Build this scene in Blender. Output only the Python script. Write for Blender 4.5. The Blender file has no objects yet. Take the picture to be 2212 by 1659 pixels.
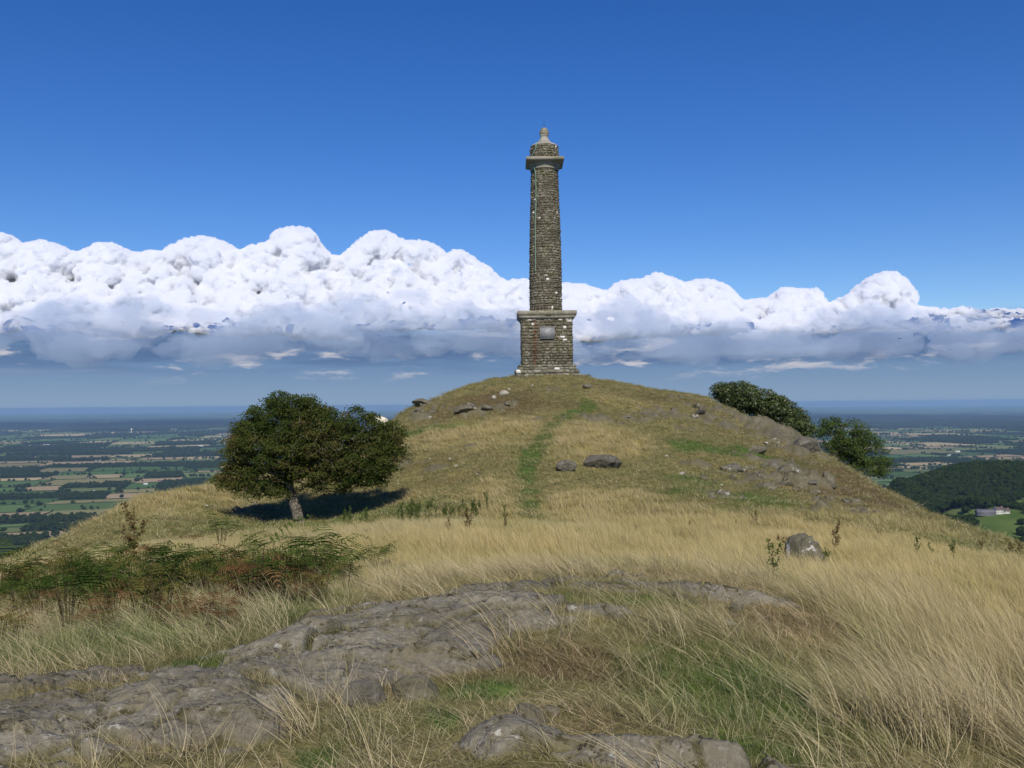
import bpy, math, random
import numpy as np
from mathutils import Vector, Matrix

random.seed(7)
RNG = np.random.default_rng(11)
SC = bpy.context.scene
COL = SC.collection

# ------------------------------------------------------------------ camera
HFOV_F = 1916.0 / 2212.0            # focal length / picture width
PITCH = math.radians(1.33)
ROLL = math.radians(0.50)
cam_data = bpy.data.cameras.new('camera')
cam_data.sensor_fit = 'HORIZONTAL'
cam_data.sensor_width = 36.0
cam_data.lens = 36.0 * HFOV_F
cam_data.clip_start = 0.05
cam_data.clip_end = 200000.0
cam = bpy.data.objects.new('camera', cam_data)
COL.objects.link(cam)
SC.camera = cam
_f = np.array([0, math.cos(PITCH), math.sin(PITCH)])
_u0 = np.array([0, -math.sin(PITCH), math.cos(PITCH)])
_r0 = np.array([1.0, 0, 0])
CU = _u0 * math.cos(ROLL) + _r0 * math.sin(ROLL)
CR = _r0 * math.cos(ROLL) - _u0 * math.sin(ROLL)
CF = _f
m = Matrix(((CR[0], CU[0], -CF[0], 0), (CR[1], CU[1], -CF[1], 0), (CR[2], CU[2], -CF[2], 0), (0, 0, 0, 1)))
cam.matrix_world = m

# ------------------------------------------------------------------ sun, sky, exposure
SUN_EL = math.radians(40)
SUN_AZ = math.radians(5)           # sun stands behind the camera, a little to the right
S = np.array([math.sin(SUN_AZ) * math.cos(SUN_EL), -math.cos(SUN_AZ) * math.cos(SUN_EL), math.sin(SUN_EL)])
sd = bpy.data.lights.new('sun', 'SUN')
sd.energy = 4.8
sd.angle = math.radians(0.5)
sd.color = (1.0, 0.93, 0.82)
sun = bpy.data.objects.new('sun', sd)
COL.objects.link(sun)
sun.rotation_euler = Vector(S.tolist()).to_track_quat('Z', 'Y').to_euler()
sun.location = (0, 0, 60)

SC.view_settings.view_transform = 'Standard'
SC.view_settings.look = 'None'
SC.view_settings.exposure = 0.06
SC.view_settings.gamma = 1.0
SC.render.engine = 'CYCLES'
SC.cycles.use_denoising = True
SC.cycles.max_bounces = 6
SC.cycles.diffuse_bounces = 3
SC.cycles.transmission_bounces = 3
SC.cycles.transparent_max_bounces = 16
SC.cycles.sample_clamp_indirect = 6.0


class NT:
    """tiny helper round a node tree"""
    def __init__(self, tree):
        self.t = tree
        tree.nodes.clear()

    def n(self, kind, **kw):
        nd = self.t.nodes.new(kind)
        ins = kw.pop('ins', {})
        for k, v in kw.items():
            setattr(nd, k, v)
        for k, v in ins.items():
            self.put(nd, k, v)
        return nd

    def put(self, nd, k, v):
        s = nd.inputs[k]
        if isinstance(v, bpy.types.NodeSocket):
            self.t.links.new(v, s)
        elif isinstance(v, bpy.types.Node):
            self.t.links.new(v.outputs[0], s)
        elif isinstance(v, (tuple, list)) and s.type == 'RGBA' and len(v) == 3:
            s.default_value = (*v, 1)
        else:
            s.default_value = v

    def math(self, op, a, b=0.0, c=None, clamp=False):
        nd = self.n('ShaderNodeMath', operation=op, use_clamp=clamp)
        self.put(nd, 0, a)
        self.put(nd, 1, b)
        if c is not None:
            self.put(nd, 2, c)
        return nd.outputs[0]

    def mix(self, fac, a, b, blend='MIX'):
        nd = self.n('ShaderNodeMix', data_type='RGBA', blend_type=blend)
        self.put(nd, 0, fac)
        self.put(nd, 6, a)
        self.put(nd, 7, b)
        return nd.outputs[2]

    def noise(self, vec, scale, detail=4, rough=0.55, dist=0.0, dims='3D'):
        nd = self.n('ShaderNodeTexNoise', noise_dimensions=dims)
        if vec is not None:
            self.put(nd, 'Vector', vec)
        nd.inputs['Scale'].default_value = scale
        nd.inputs['Detail'].default_value = detail
        nd.inputs['Roughness'].default_value = rough
        nd.inputs['Distortion'].default_value = dist
        return nd.outputs[0]

    def ramp(self, fac, stops, interp='LINEAR'):
        nd = self.n('ShaderNodeValToRGB')
        cr = nd.color_ramp
        cr.interpolation = interp
        while len(cr.elements) < len(stops):
            cr.elements.new(0.5)
        for e, (p, c) in zip(cr.elements, stops):
            e.position = p
            e.color = (*c, 1) if len(c) == 3 else c
        self.put(nd, 0, fac)
        return nd.outputs[0]

    def step(self, v, lo, hi):
        nd = self.n('ShaderNodeMapRange', interpolation_type='SMOOTHSTEP')
        self.put(nd, 0, v)
        nd.inputs[1].default_value = lo
        nd.inputs[2].default_value = hi
        return nd.outputs[0]


world = bpy.data.worlds.new('World')
SC.world = world
world.use_nodes = True
w = NT(world.node_tree)
tc = w.n('ShaderNodeTexCoord')
sky = w.n('ShaderNodeTexSky', sky_type='NISHITA', sun_disc=False)
sky.sun_elevation = SUN_EL
sky.sun_rotation = math.pi - SUN_AZ
sky.altitude = 360
sky.air_density = 1.0
sky.dust_density = 0.15
sky.ozone_density = 5.0
hs = w.n('ShaderNodeHueSaturation', ins={'Color': sky.outputs[0]})
hs.inputs['Hue'].default_value = 0.515
hs.inputs['Saturation'].default_value = 1.28
hs.inputs['Value'].default_value = 0.88
# soft stratus and old shower cloud low over the horizon
sp = w.n('ShaderNodeSeparateXYZ', ins={0: tc.outputs['Generated']})
az = w.math('ARCTAN2', sp.outputs[0], sp.outputs[1])
el = w.math('ARCSINE', sp.outputs[2])
cv = w.n('ShaderNodeCombineXYZ', ins={0: w.math('MULTIPLY', az, 5.0), 1: w.math('MULTIPLY', el, 46.0), 2: 3.1})
cv2 = w.n('ShaderNodeCombineXYZ', ins={0: w.math('MULTIPLY', az, 15.0), 1: w.math('MULTIPLY', el, 62.0), 2: 7.7})
n1 = w.noise(cv.outputs[0], 1.0, 6, 0.55, 0.3)
n2 = w.noise(cv2.outputs[0], 1.0, 7, 0.6, 0.2)
elw = w.math('ADD', el, w.math('MULTIPLY', w.math('SUBTRACT', n1, .5), .05))
band = w.math('SUBTRACT', 1.0, w.step(elw, 0.078, 0.092))
horizon = w.mix(w.step(el, 0.0, 0.05), (1.95, 2.8, 3.95), (1.32, 2.2, 3.65))
deck = w.mix(w.math('MULTIPLY', w.step(elw, 0.034, 0.056), w.step(n1, 0.25, 0.5)), horizon, (0.82, 1.42, 2.7))
deck = w.mix(w.math('MULTIPLY', w.step(n1, 0.55, 0.72), w.step(el, .02, .05)), deck, (2.0, 2.75, 4.1))
deck = w.mix(w.math('MULTIPLY', w.math('MULTIPLY', w.step(n2, 0.53, 0.66), w.step(el, .022, .045)), 0.85), deck, (4.9, 4.8, 5.2))
sky_col = w.mix(band, hs.outputs[0], deck)
bg = w.n('ShaderNodeBackground', ins={'Color': sky_col, 'Strength': 0.12})
w.n('ShaderNodeOutputWorld', ins={0: bg.outputs[0]})


# ------------------------------------------------------------------ numpy noise
def _h(ix, iy, iz=0, seed=0):
    a = (ix.astype(np.int64) * 374761393 + iy.astype(np.int64) * 668265263 + np.int64(seed) * 1442695041 + np.asarray(iz, dtype=np.int64) * 2147483647) & 0xFFFFFFFF
    a = (a ^ (a >> 13)) * 1274126177 & 0xFFFFFFFF
    a = (a ^ (a >> 16)) * 2246822519 & 0xFFFFFFFF
    a = a ^ (a >> 15)
    return (a & 0xFFFFFF) / float(0xFFFFFF)


def vnoise(x, y, seed=0):
    ix = np.floor(x); iy = np.floor(y)
    fx = x - ix; fy = y - iy
    fx = fx * fx * fx * (fx * (fx * 6 - 15) + 10); fy = fy * fy * fy * (fy * (fy * 6 - 15) + 10)
    a = _h(ix, iy, 0, seed); b = _h(ix + 1, iy, 0, seed); c = _h(ix, iy + 1, 0, seed); d = _h(ix + 1, iy + 1, 0, seed)
    return (a * (1 - fx) + b * fx) * (1 - fy) + (c * (1 - fx) + d * fx) * fy


def fbm(x, y, octv=4, seed=0, gain=0.5):
    s = 0; amp = 1; tot = 0
    c, sn = math.cos(0.6), math.sin(0.6)
    for k in range(octv):
        s = s + amp * vnoise(x, y, seed + k * 17)
        tot += amp; amp *= gain
        x, y = (x * c - y * sn) * 2.03 + 5.2, (x * sn + y * c) * 2.03 + 1.7
    return s / tot                      # 0..1


def voronoi(x, y, seed=0):
    """F1, F2, offset to the cell point (dx, dy), cell random values"""
    ix = np.floor(x); iy = np.floor(y)
    f1 = np.full(x.shape, 9.0); f2 = np.full(x.shape, 9.0)
    ox = np.zeros(x.shape); oy = np.zeros(x.shape); cx = np.zeros(x.shape); cy = np.zeros(x.shape)
    for i in (-1, 0, 1):
        for j in (-1, 0, 1):
            jx = ix + i; jy = iy + j
            px = jx + 0.15 + 0.7 * _h(jx, jy, 1, seed); py = jy + 0.15 + 0.7 * _h(jx, jy, 2, seed)
            dx = x - px; dy = y - py
            d = np.sqrt(dx * dx + dy * dy)
            near = d < f1
            f2 = np.where(near, f1, np.minimum(f2, d))
            f1 = np.where(near, d, f1)
            ox = np.where(near, dx, ox); oy = np.where(near, dy, oy)
            cx = np.where(near, jx, cx); cy = np.where(near, jy, cy)
    return f1, f2, ox, oy, _h(cx, cy, 5, seed), _h(cx, cy, 6, seed), _h(cx, cy, 7, seed)


def sstep(v, lo, hi):
    t = np.clip((v - lo) / (hi - lo), 0, 1)
    return t * t * (3 - 2 * t)


# ------------------------------------------------------------------ object helpers
def unit(v):
    return v / (np.linalg.norm(v, axis=-1, keepdims=True) + 1e-9)


def ico(sub):
    import bmesh
    bm = bmesh.new()
    bmesh.ops.create_icosphere(bm, subdivisions=sub, radius=1.0)
    V = np.array([v.co[:] for v in bm.verts]); Q = np.array([[v.index for v in f.verts] for f in bm.faces])
    bm.free()
    return V, Q


def mesh_obj(name, verts, faces, mat, parent=None, smooth=False, attrs=None, link=True, loops=None, matidx=None):
    """faces: (n,3) or (n,4) array, or list of such arrays"""
    me = bpy.data.meshes.new(name)
    verts = np.asarray(verts, dtype=np.float32)
    if not isinstance(faces, list):
        faces = [faces]
    faces = [np.asarray(f, dtype=np.int32) for f in faces if len(f)]
    me.vertices.add(len(verts))
    me.vertices.foreach_set('co', verts.ravel())
    vi = np.concatenate([f.ravel() for f in faces]) if faces else np.zeros(0, np.int32)
    cnt = np.concatenate([np.full(len(f), f.shape[1], dtype=np.int32) for f in faces]) if faces else np.zeros(0, np.int32)
    me.loops.add(len(vi))
    me.loops.foreach_set('vertex_index', vi)
    me.polygons.add(len(cnt))
    st = np.zeros(len(cnt), dtype=np.int32)
    st[1:] = np.cumsum(cnt)[:-1]
    me.polygons.foreach_set('loop_start', st)
    me.polygons.foreach_set('loop_total', cnt)
    if smooth:
        me.polygons.foreach_set('use_smooth', np.ones(len(cnt), dtype=bool))
    mats = mat if isinstance(mat, (list, tuple)) else [mat]
    for m_ in mats:
        me.materials.append(m_)
    if matidx is not None:
        me.polygons.foreach_set('material_index', np.asarray(matidx, dtype=np.int32))
    me.update(calc_edges=True)
    for k, v in (attrs or {}).items():
        v = np.asarray(v, dtype=np.float32)
        if v.ndim == 1:
            a = me.attributes.new(k, 'FLOAT', 'POINT'); a.data.foreach_set('value', v)
        else:
            a = me.attributes.new(k, 'FLOAT_VECTOR', 'POINT'); a.data.foreach_set('vector', v.ravel())
    o = bpy.data.objects.new(name, me)
    if link:
        COL.objects.link(o)
    if parent is not None:
        o.parent = parent
    return o


def tag(o, label=None, cat=None, group=None, kind=None):
    if label: o['label'] = label
    if cat: o['category'] = cat
    if group: o['group'] = group
    if kind: o['kind'] = kind
    return o


def empty(name, loc=(0, 0, 0)):
    o = bpy.data.objects.new(name, None)
    o.empty_display_size = 0.2
    o.location = loc
    COL.objects.link(o)
    return o


def bsdf(name, rough=0.9, spec=0.2):
    m_ = bpy.data.materials.new(name)
    m_.use_nodes = True
    t = NT(m_.node_tree)
    p = t.n('ShaderNodeBsdfPrincipled')
    p.inputs['Roughness'].default_value = rough
    p.inputs['Specular IOR Level'].default_value = spec
    t.n('ShaderNodeOutputMaterial', ins={0: p.outputs[0]})
    return m_, t, p


def out_node(t):
    return [n for n in t.t.nodes if n.type == 'OUTPUT_MATERIAL'][0]


# ------------------------------------------------------------------ places seen in the photograph -> points of the place
F = 1916.0


def ray(px, py):
    px = np.asarray(px, float); py = np.asarray(py, float)
    a = (px - 1106) / F; b = (py - 829.5) / F
    d = CF[None, :] + a.reshape(-1, 1) * CR[None, :] - b.reshape(-1, 1) * CU[None, :]
    return d


def P(px, py, D):
    d = ray([px], [py])[0]
    return d / d[1] * D


CTRL = [
    # foreground outcrop
    (0, 1659, 4.0), (550, 1659, 4.0), (1106, 1659, 3.9), (1700, 1659, 4.1), (2212, 1659, 4.3),
    (0, 1500, 5.0), (550, 1480, 5.1), (1106, 1470, 5.2), (1700, 1480, 5.3), (2212, 1500, 5.8),
    (0, 1400, 7.2), (400, 1380, 6.9), (750, 1310, 7.3), (1106, 1300, 7.0), (1250, 1248, 8.5), (1600, 1248, 8.7), (1750, 1290, 8.6),
    (2000, 1350, 8.8), (2212, 1400, 8.6), (900, 1270, 8.4),
    # bracken hollow
    (0, 1310, 12.2), (400, 1315, 11.4), (700, 1280, 11.0), (0, 1240, 17), (400, 1225, 17.5), (620, 1200, 18),
    # near grass mound and the dip behind it
    (1106, 1245, 11.5), (1500, 1243, 11.6), (850, 1205, 16.5), (900, 1146, 21), (1100, 1142, 20.5), (1300, 1182, 18.5), (1500, 1222, 16), (1720, 1250, 13.6),
    (1000, 1138, 27.5), (1150, 1133, 27.5), (1350, 1150, 24.5), (1500, 1168, 22), (1700, 1190, 20), (1900, 1200, 19), (2212, 1240, 17), (2212, 1300, 12.5), (2000, 1270, 12.5),
    (750, 1145, 29),
    # slope to the tree, left
    (655, 1136, 34.5), (400, 1118, 34), (200, 1150, 32), (560, 1090, 40), (800, 1100, 35.5), (850, 1060, 38.5),
    # path up the hill
    (1150, 1080, 32), (1140, 1000, 38.5), (1170, 930, 45), (1190, 905, 48),
    (1400, 1090, 30), (1700, 1110, 29), (2000, 1150, 28),
    (950, 1020, 39), (900, 950, 46), (1000, 880, 52), (1010, 920, 48.5),
    (1400, 1000, 39), (1400, 920, 47.5), (1400, 870, 54),
    (1700, 1040, 37), (1700, 960, 45.5), (1560, 920, 49), (1900, 1090, 35),
    # skyline, left to right
    (0, 1226, 31), (100, 1184, 33), (200, 1134, 36), (300, 1090, 39), (460, 1047, 43), (600, 1005, 46), (750, 955, 49.5), (840, 916, 52),
    (900, 874, 54), (1000, 837, 57), (1090, 817, 58), (1180, 809, 58.5), (1260, 813, 58.5),
    (1330, 830, 59), (1450, 847, 58), (1540, 864, 58), (1650, 922, 54), (1758, 968, 50.5), (1850, 1032, 46.5), (1900, 1058, 44),
    (2000, 1108, 40), (2050, 1146, 37.5), (2212, 1176, 33),
]
_pts = np.array([P(*c) for c in CTRL])
extra = []
SKYL = CTRL[-23:]
for (px, py, D) in SKYL:
    p = P(px, py, D)
    u = p[:2] / np.linalg.norm(p[:2])
    plateau = 3.0 if 880 < px < 1500 else 0.0
    for dr, dz in ((7 + plateau, -2.2), (18 + plateau, -9.5), (40, -30), (75, -62)):
        slope = p[2] / np.linalg.norm(p[:2])
        extra.append([p[0] + u[0] * dr, p[1] + u[1] * dr, p[2] + min(slope, 0.02) * dr + dz])
for ang, r, z in ((0, 0, -1.6), (0, 2, -1.58), (90, 3, -1.6), (-90, 3, -1.6), (180, 4, -1.55), (180, 12, -1.7), (180, 30, -3),
                  (90, 9, -2.3), (-90, 9, -2.2), (62, 10, -2.5), (-62, 10, -2.3), (60, 22, -6.2), (-60, 22, -6.0), (60, 36, -15), (-60, 36, -15),
                  (90, 22, -7), (-90, 22, -7), (90, 45, -22), (-90, 45, -22), (135, 25, -6), (-135, 25, -6), (50, 38, -13), (-48, 40, -13),
                  (180, 60, -8), (135, 60, -26), (-135, 60, -26), (90, 80, -50), (-90, 80, -50), (45, 75, -48), (-45, 75, -48)):
    a = math.radians(ang)
    extra.append([r * math.sin(a), r * math.cos(a), z])
_cp = np.vstack([_pts, np.array(extra)])


def _tps_fit(cp, lam=0.02):
    n = len(cp)
    d = np.linalg.norm(cp[:, None, :2] - cp[None, :, :2], axis=2)
    K = np.where(d > 0, d, 0) + np.eye(n) * -lam * 3
    Pm = np.hstack([np.ones((n, 1)), cp[:, :2]])
    A = np.block([[K, Pm], [Pm.T, np.zeros((3, 3))]])
    return np.linalg.solve(A, np.concatenate([cp[:, 2], np.zeros(3)]))


# kernel: r softened near zero so that no peaks stand on the control points
def _ker(d2):
    return np.sqrt(d2 + 1.2)


def _fit(cp):
    n = len(cp)
    d2 = ((cp[:, None, :2] - cp[None, :, :2]) ** 2).sum(2)
    K = _ker(d2) - np.eye(n) * 0.05
    Pm = np.hstack([np.ones((n, 1)), cp[:, :2]])
    A = np.block([[K, Pm], [Pm.T, np.zeros((3, 3))]])
    return np.linalg.solve(A, np.concatenate([cp[:, 2], np.zeros(3)]))


_W = _fit(_cp)
PLAIN = -330.0


def base_h(x, y):
    x = np.asarray(x, float); y = np.asarray(y, float)
    shp = x.shape
    x = x.ravel(); y = y.ravel()
    out = np.empty(len(x))
    for s in range(0, len(x), 20000):
        xs = x[s:s + 20000]; ys = y[s:s + 20000]
        k = _ker((xs[:, None] - _cp[None, :, 0]) ** 2 + (ys[:, None] - _cp[None, :, 1]) ** 2)
        out[s:s + 20000] = k @ _W[:-3] + _W[-3] + _W[-2] * xs + _W[-1] * ys
    r = np.hypot(x, y)
    t = sstep(r, 85, 125)
    cone = -58 - (r - 100) * 0.72
    out = out * (1 - t) + cone * t
    out = np.maximum(out, PLAIN - 6)
    return out.reshape(shp)


def hit(px, py, dmin=2.5, dmax=75):
    """where the line of sight through that place of the photograph meets the hill"""
    d = ray([px], [py])[0]; d = d / d[1]
    D = dmin * (dmax / dmin) ** np.linspace(0, 1, 500)
    q = d[None, :] * D[:, None]
    h = base_h(q[:, 0], q[:, 1])
    below = np.nonzero(q[:, 2] < h)[0]
    if len(below) == 0:
        return None
    return q[below[0]]
# ------------------------------------------------------------------ ground cover: soft patches on the hill
class Blobs:
    """soft ellipses on the ground, given by the place where each lies"""
    def __init__(self, lst):
        self.b = []
        for it in lst:
            px, py, rx, ry = it[:4]
            wgt = it[4] if len(it) > 4 else 1.0
            dm = it[5] if len(it) > 5 else 2.5
            c = hit(px, py, dm)
            if c is None:
                continue
            a = hit(px, py - ry * 0.9, dm); b = hit(px, py + ry * 0.9, dm)
            D = c[1]
            wx = rx / F * D
            far = a[1] if a is not None and a[1] < D * 1.6 else D + (D - b[1])
            near = b[1] if b is not None and b[1] > D / 1.6 else 2 * D - far
            wy = max(0.15, (far - near) / 2)
            u = c[:2] / np.linalg.norm(c[:2])
            cy = (far + near) / 2
            self.b.append((c[0] * cy / D, cy, wx, wy, u[0], u[1], wgt))

    def __call__(self, x, y):
        s = np.zeros(np.shape(x))
        for (cx, cy, wx, wy, ux, uy, g) in self.b:
            dx = x - cx; dy = y - cy
            al = dx * ux + dy * uy; ac = dx * uy - dy * ux
            s = s + g * np.exp(-((ac / wx) ** 2 + (al / wy) ** 2) * 0.9)
        return s


ROCK_B = Blobs([
    (130, 1560, 330, 75, 1.3), (30, 1500, 140, 25, .8), (500, 1520, 170, 45, 1.0), (560, 1590, 130, 40, .9), (620, 1500, 260, 35, .9),
    (300, 1630, 260, 30, 1.1), (700, 1440, 230, 45, 1.0), (850, 1390, 260, 45, 1.2), (1330, 1270, 300, 14, .55), (1560, 1285, 110, 14, .5), (950, 1335, 250, 30, 1.2), (1150, 1345, 180, 28, 1.2),
    (1200, 1278, 260, 16, .7), (1330, 1330, 120, 25, .8), (1000, 1430, 130, 18, .7), (950, 1545, 110, 28, .9), (1350, 1640, 230, 22, 1.1),
    (1500, 1655, 200, 14, .9), (1120, 1590, 90, 25, .8), (1060, 1645, 120, 45, 1.15), (1720, 1283, 60, 10, .9), (1590, 1330, 40, 12, .8), (1580, 1350, 50, 8, .8), (1420, 1264, 200, 8, .4),
])
GRASS_CUT = Blobs([(790, 1570, 170, 60, 1.2), (1040, 1500, 110, 35, 1.2), (1290, 1480, 200, 90, 1.6), (1290, 1302, 110, 9, .9), (1450, 1310, 60, 10, .7), (1420, 1560, 160, 50, 1.2),
                   (900, 1655, 160, 20, 1.0), (750, 1655, 110, 22, 1.1), (600, 1635, 60, 15, .5), (1700, 1420, 250, 80, 1.4), (1650, 1560, 250, 80, 1.4)])
CRAG_B = Blobs([
    (1045, 885, 110, 16, 1.0, 30), (980, 900, 60, 14, .8, 30), (900, 885, 40, 20, .9, 30), (930, 862, 45, 12, .9, 30), (1290, 905, 100, 6, 1.0, 30), (1390, 905, 60, 10, .9, 30),
    (1470, 895, 70, 12, .9, 30), (1560, 880, 110, 14, .9, 30), (1560, 905, 110, 12, .8, 30), (1640, 925, 50, 18, .9, 30), (1700, 950, 50, 26, 1.2, 30), (1735, 975, 35, 26, 1.3, 30),
    (1650, 1000, 70, 12, .9, 30), (1600, 1030, 80, 12, .8, 30), (1700, 1035, 70, 14, .9, 30), (1760, 1045, 60, 14, .8, 30), (1570, 1065, 60, 10, .7, 25), (1810, 1080, 60, 12, .8, 25),
    (1860, 1115, 50, 9, .9, 25), (1780, 1110, 50, 8, .6, 25), (930, 985, 70, 6, .8, 30), (890, 1005, 55, 9, 1.0, 30), (1030, 1012, 60, 6, .5, 30), (950, 1010, 40, 7, .6, 30),
    (1500, 1005, 40, 8, .5, 30), (1440, 920, 60, 7, .6, 30), (1150, 842, 60, 5, .5, 30), (1700, 1090, 60, 8, .4, 25), (500, 1105, 50, 7, .5, 25), (1850, 1050, 40, 12, .6, 25), (1960, 1095, 30, 9, .5, 25),
])
GREEN_B = Blobs([
    (1215, 905, 20, 7, 1.1, 30), (1192, 922, 22, 9, 1.4, 30), (1176, 945, 22, 12, 1.4, 30), (1156, 968, 24, 12, 1.4, 30), (1143, 992, 22, 13, 1.4, 30), (1139, 1018, 22, 12, 1.3, 30), (1133, 1040, 18, 9, .9, 30), (1146, 1062, 24, 9, 1.2, 30), (1156, 1085, 26, 10, 1.4, 25),
    (1144, 1104, 24, 9, 1.2, 25), (1150, 1120, 24, 7, 1.2, 24), (1180, 1138, 30, 7, 1.0, 24), (1245, 893, 24, 6, 1.1, 30), (1272, 882, 18, 7, 1.2, 30), (1268, 868, 14, 6, 1.0, 30), (1250, 852, 16, 5, .7, 30),
    (1290, 1300, 110, 10, 1.8), (1450, 1302, 70, 10, 1.6), (440, 1443, 60, 10, 2.0), (1030, 1490, 85, 22, 1.6), (960, 1560, 40, 30, 1.0), (790, 1580, 110, 40, .5),
    (60, 1612, 55, 8, 1.8), (10, 1580, 40, 14, 1.6), (690, 1640, 60, 12, 1.2), (780, 1385, 50, 8, 1.0), (1500, 1390, 90, 40, .9), (1500, 1470, 150, 60, 1.0), (1650, 1500, 150, 60, .8),
    (1650, 1620, 130, 25, .8), (1800, 1560, 180, 40, .4), (300, 1390, 240, 35, .9), (550, 1350, 160, 30, .7), (690, 1300, 80, 18, .6), (1180, 1415, 60, 20, .3),
    (1480, 960, 60, 14, .9, 30), (1560, 975, 60, 10, .9, 30), (1625, 985, 60, 7, 1.8, 30), (1500, 1035, 90, 12, .7, 30), (1450, 1060, 60, 10, .6, 30), (1610, 900, 40, 5, 1.2, 30),
    (1620, 1075, 90, 16, .8, 25), (1540, 1100, 80, 12, .5, 25), (980, 925, 60, 8, .8, 30), (900, 930, 40, 8, .8, 30), (1350, 1270, 60, 7, .8), (800, 1250, 120, 12, .4),
    (1340, 958, 16, 8, .8, 30), (1360, 1205, 40, 8, .7), (760, 1120, 220, 16, .6, 25), (2100, 1190, 120, 16, .5), (1650, 1248, 60, 10, .5),
])
BROWN_B = Blobs([
    (1200, 1430, 120, 36, 1.0), (1330, 1450, 150, 40, .8), (1560, 1400, 130, 40, .9), (1450, 1480, 120, 40, .5), (900, 1470, 100, 18, .5), (1330, 1560, 120, 40, .8),
    (520, 1415, 190, 12, 1.0), (60, 1450, 120, 16, .7), (200, 1470, 240, 14, .9), (1100, 870, 260, 40, .8, 30), (1400, 860, 200, 14, .6, 30), (1700, 1010, 200, 50, .7, 30), (1800, 1070, 150, 40, .6, 25),
    (960, 1040, 120, 16, .7, 30), (940, 1000, 100, 14, .6, 30), (1900, 1080, 90, 30, .5, 25), (530, 1105, 80, 10, .8, 25), (1560, 930, 200, 30, .4, 30), (1700, 1350, 120, 30, .6), (1250, 880, 60, 10, .5, 30), (1300, 1620, 100, 14, .6),
])
GOLD_B = Blobs([
    (1060, 930, 140, 20, 1.0, 30), (1050, 965, 60, 12, .5, 30), (1290, 950, 110, 28, 1.2, 30), (1250, 1000, 60, 22, .7, 30), (1340, 980, 50, 20, .8, 30), (1330, 868, 90, 10, .9, 30),
    (1060, 1060, 60, 26, .7, 30), (1070, 1110, 55, 20, .8, 25), (1300, 1080, 120, 25, 1.0, 25), (1250, 1120, 120, 25, 1.1, 24), (1500, 1130, 220, 26, 1.1, 20), (1000, 1190, 300, 36, 1.3), (1300, 1220, 260, 22, 1.1),
    (1700, 1190, 260, 30, 1.1), (1950, 1200, 260, 40, .9), (2000, 1300, 260, 50, 1.2), (2150, 1450, 160, 90, 1.2), (1850, 1330, 120, 40, 1.0), (300, 1090, 200, 30, .8, 25), (100, 1180, 120, 20, .8, 25), (880, 1080, 70, 22, .7, 25),
    (1950, 1140, 150, 20, .8, 22),
])


def ledges(x, y, scale, seed, strike=0.30, elong=3.0):
    """bedrock relief: long slabs dipping away, broken by joints. returns height in metres (about 0..scale*0.25) and joint closeness"""
    c, s = math.cos(strike), math.sin(strike)
    u = (x * c + y * s); v = (-x * s + y * c)
    wx = (fbm(x / scale * 0.7, y / scale * 0.7, 3, seed + 3) - .5) * 1.1
    wy = (fbm(x / scale * 0.7 + 9, y / scale * 0.7, 3, seed + 4) - .5) * 1.1
    f1, f2, ox, oy, r1, r2, r3 = voronoi(u / (scale * elong) + wx * 0.5, v / scale + wy, seed)
    edge = f2 - f1
    h = (r1 - .35) * 0.20 + oy * (-0.16 + 0.26 * r2) + ox * (r3 - .5) * 0.26
    crack = 1 - sstep(edge, 0.0, 0.065)
    return h * scale, crack, r1


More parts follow.
